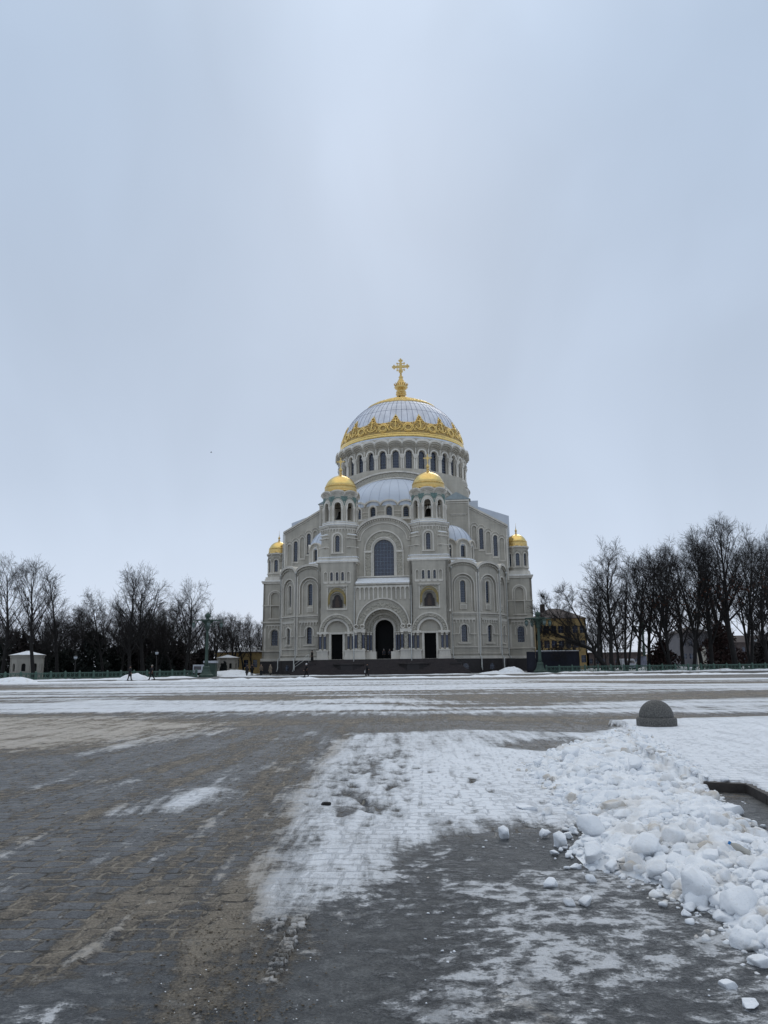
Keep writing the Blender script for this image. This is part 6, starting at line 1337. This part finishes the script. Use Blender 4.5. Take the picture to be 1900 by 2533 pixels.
bush(549, 131, .9, 1.7, 'small clipped dark conifer, left one of the pair by the snow mound', everg, 'small_conifer', 'conifer', 700, 60, True); bush(556, 131, .9, 2.0, 'small clipped dark conifer, right one of the pair by the snow mound', everg, 'small_conifer', 'conifer', 700, 61, True)
bush(1640, 126, 4.5, 4.2, 'russet bush with dead leaves in front of the beige hut', redb, 'russet_bush', 'bush', 1500, 70); bush(1790, 132, 6, 7, 'dense russet bush between two trunks at right', redb, 'russet_bush', 'bush', 2200, 71)
bush(1900, 134, 5, 4.5, 'dark leafless bush at the right edge of the photo', brush, 'brush_bush', 'bush', 1500, 74)
bush(1380, 140, 5, 4, 'tangle of brush before the yellow house', brush, 'brush_bush', 'bush', 700, 75)

# ================================================================== people
def skin_mat(): return basic('skin', (.72, .55, .46), .6, var=.04)
SK = skin_mat()
def person(px, Y, label, coat, legs, hat=None, face=0.0, stride=.0, h=1.72, long=False, bag=None, z=0.0, x=None, robe=False, arm=.12):
    s = h / 1.72; root = empty('person', (gx(px, Y) if x is None else x, Y, z), face, label, 'person'); root.scale = (s, s, s)
    V = []; E = []; Rd = []
    def v(p, r): V.append(p); Rd.append(r); return len(V) - 1
    def e(a, b): E.append((a, b))
    pel = v((0, 0, .93), .135); wa = v((0, 0, 1.08), .12); ch = v((0, -.01, 1.30), .15); nk = v((0, 0, 1.47), .055); hd0 = v((0, -.015, 1.56), .075); hd1 = v((0, -.02, 1.65), .085); e(pel, wa); e(wa, ch); e(ch, nk); e(nk, hd0); e(hd0, hd1); nose = v((0, -.11, 1.60), .016); e(hd0, nose)
    for sx in (-1, 1):
        hp = v((sx * .09, 0, .87), .085); kn = v((sx * .10, -sx * stride * .5, .48), .055); an = v((sx * .10, -sx * stride + (.06 if stride and sx < 0 else 0), .09), .04); to = v((sx * .11, -sx * stride - .16, .035), .035); e(pel, hp); e(hp, kn); e(kn, an); e(an, to)
        sh = v((sx * .18, 0, 1.40), .06); el = v((sx * .235, sx * stride * .4 + .03, 1.13), .042); wr = v((sx * .22 - sx * arm * .2, sx * stride * .7 - arm, .90), .028); pa = v((sx * .215, sx * stride * .8 - arm - .03, .84), .03); e(ch, sh); e(sh, el); e(el, wr); e(wr, pa)
        for q in range(5):
            L = (.06, .08, .088, .082, .065)[q]; o = (-.035 if q == 0 else -.022 + .012 * q); f1 = v((sx * .215, sx * stride * .8 - arm - .03 + o * 1.3, .80 if q else .82), .008); f2 = v((sx * .20, sx * stride * .8 - arm - .03 + o * (2.0 if q == 0 else 1.4), .80 - L * .6), .007); e(pa, f1); e(f1, f2)
    me = bpy.data.meshes.new('body'); me.from_pydata(V, E, []); o = obj('body', me, root); me.materials.append(SK)
    md = o.modifiers.new('skin', 'SKIN'); 
    for i, d in enumerate(me.skin_vertices[0].data): d.radius = (Rd[i], Rd[i]); d.use_root = (i == 0)
    o.modifiers.new('sub', 'SUBSURF').levels = 1; o.modifiers['sub'].render_levels = 1
    cm = basic('coat_cloth', coat, .9, var=.15, scale=4); lm = basic('trouser_cloth', legs, .9, var=.1)
    b = MB(cm); hem = .12 if robe else (.48 if long else .80)
    prof = [(.26 if robe else (.235 if long else .20), hem), (.215, .8 if not robe else .7), (.175, 1.05), (.20, 1.28), (.205, 1.38), (.15, 1.45), (.075, 1.50)]
    k = len(b.v); b.lathe((0, 0, 0), prof, 18, 0, cap=False); b.v = [(x_ * 1.12, y_ * .82, z_) for x_, y_, z_ in b.v]
    for sx in (-1, 1): b.tube([(sx * .19, 0, 1.41), (sx * .24, sx * stride * .4 + .03, 1.13), (sx * .222 - sx * arm * .2, sx * stride * .7 - arm, .90)], [.075, .06, .05], 8)
    b.build('coat', root)
    if not robe:
        for sx in (-1, 1): b = MB(lm); b.tube([(sx * .085, 0, .92), (sx * .10, -sx * stride * .5, .48), (sx * .10, -sx * stride + (.06 if stride and sx < 0 else 0), .10)], [.105, .08, .06], 8); b.build('trouser_leg', root)
    for sx in (-1, 1):
        b = MB('blackp'); y = -sx * stride + (.06 if stride and sx < 0 else 0); b.hull([(sx * .10 + a, y + c, zz) for a in (-.05, .05) for c, zz in ((-.2, .0), (.07, .0), (-.19, .05), (.06, .13), (-.05, .13))]); b.build('shoe', root)
    hm = basic('hat_cloth', hat if hat else (.16, .12, .09), .9); b = MB(hm)
    b.lathe((0, .0, 1.60), [(.108, 0), (.115, .05), (.105, .11), (.06, .165), (0, .175)], 14, 0, cap=False); b.build('hat' if hat else 'hair', root)
    if bag:
        b = MB(basic('bag_fabric', bag, .7)); b.hull([(-.30 + a, -arm + c, zz) for a in (-.05, .05) for c, zz in ((-.18, .38), (.18, .38), (-.14, .68), (.14, .68))]); b.tube([(-.27, -.1 - arm, .68), (-.24, -arm, .82), (-.27, .1 - arm, .68)], .012, 5); tag(b.build('bag'), 'pale carrier bag held by the person before the cathedral stairs', 'bag'); bo = bpy.data.objects[[o.name for o in bpy.data.objects if o.name.startswith('bag')][-1]]; bo.location = root.location
    return root
dk = (.13, .13, .14)
person(322, 93, 'person in a long dark coat walking left along the left railings', dk, (.1, .1, .1), (.12, .12, .12), 1.4, .16, 1.7, True)
person(376, 94, 'person in dark clothes with a pale cap striding before the railings', (.10, .10, .12), (.08, .08, .08), (.55, .53, .50), -1.5, .26, 1.75)
person(611, 116, 'person in a dark coat, left one of the close pair by the snow mound', dk, (.1, .1, .1), None, 2.8, .06, 1.75, True)
person(623.5, 116.2, 'person in black, right one of the close pair by the snow mound', (.08, .08, .08), (.07, .07, .07), None, 3.3, .06, 1.82)
person(646, 115.5, 'person in a brown jacket standing right of the close pair', (.36, .32, .28), (.12, .12, .13), (.40, .36, .32), .2, .03, 1.7)
person(669, 118, 'person in a beige coat standing near the corner tower', (.48, .44, .38), (.40, .37, .33), (.56, .52, .47), -.4, .03, 1.66, True)
person(758, 107, 'person in black with a white hat walking left of the stairs', (.07, .07, .08), (.07, .07, .07), (.82, .82, .82), -1.4, .22, 1.75)
person(908, 112, 'person in dark clothes carrying a pale bag before the stairs', (.10, .10, .11), (.09, .09, .09), (.10, .10, .10), 1.5, .14, 1.68, bag=(.78, .78, .78))
p = Vector((-12.0, -1.2)); c_, s_ = math.cos(-math.radians(7)), math.sin(-math.radians(7))
def cl(u, v, z): return (-.35 + u * c_ - v * s_, 129 + u * s_ + v * c_, z + .2)
q = cl(-11.6, -1.6, 1.95); person(0, q[1], 'person in a long black robe standing at the left top of the cathedral stairs', (.06, .06, .06), (.06, .06, .06), (.07, .07, .07), -.9, 0, 1.72, robe=True, z=q[2], x=q[0])
for u, lab, cc in ((-.25, 'person in a pale hat, left one of two inside the dark main doorway', (.55, .53, .52)), (.75, 'person in grey, right one of two inside the dark main doorway', (.45, .43, .42))):
    q = cl(u, 2.4, 2.1); person(0, q[1], lab, (.22, .22, .24), (.1, .1, .1), cc, .1, .02, 1.7, z=q[2], x=q[0])
# bird high in the sky, bottle on the heap
b = MB(basic('dark_feathers', (.12, .12, .13), .8)); b.hull([(-.10, 0, 0), (.16, .02, .02), (0, .05, .05), (0, -.05, .0), (-.2, 0, .03)]); b.prism(lambda s, z, d: (s, z, d), [(-.05, .03), (.07, .03), (.02, .36), (-.10, .55)], [], .03, .015, 0, True); b.prism(lambda s, z, d: (s, z, d), [(-.05, -.03), (-.10, -.55), (.02, -.36), (.07, -.03)], [], .03, .015, 0, True)
o = b.build('bird'); o.location = at(523, 1119, 110); o.rotation_euler = (.1, .2, .4); tag(o, 'small dark bird gliding in the grey sky left of the cathedral', 'bird')
def bottle():
    d = ray(1836, 2112)
    for t in np.arange(2.5, 20, .01):
        p = Vector((0, 0, CH)) + d * t
        if p.z < pile_h(np.array([p.x]), np.array([p.y]))[1][0] + .03: break
    r = empty('plastic_bottle', (p.x, p.y, p.z + .03), 2.4, 'crushed clear plastic bottle with blue cap and red label on the snow heap', 'bottle'); r.rotation_euler = (0, 1.1, 2.7); r.scale = (.75, .75, .75)
    b = MB(basic('clear_plastic', (.66, .65, .62), .15, var=.1)); b.lathe((0, 0, 0), [(.03, -.08), (.036, -.06), (.03, -.02), (.037, .03), (.03, .07), (.014, .10), (.013, .115)], 14); b.build('body', r)
    b = MB(basic('blue_cap', (.10, .45, .70), .4)); b.lathe((0, 0, .112), [(.017, 0), (.017, .024)], 12); b.build('cap', r); b = MB(basic('red_label', (.72, .16, .10), .5)); b.lathe((0, 0, 0), [(.037, -.02), (.039, .015)], 14, a0=0, a1=1.6, cap=False); b.build('label', r)
bottle()
x, y = ground(805, 1996); v_, f_ = LUMPS2[2]; o = obj('dark_clod', np_mesh('dark_clod', v_ * np.array([.075, .06, .05]), f_, [basic('dark_clod', (.09, .08, .08), .9)])); o.location = (x, y, .03); tag(o, 'small dark clod lying alone on the snow field', 'clod')
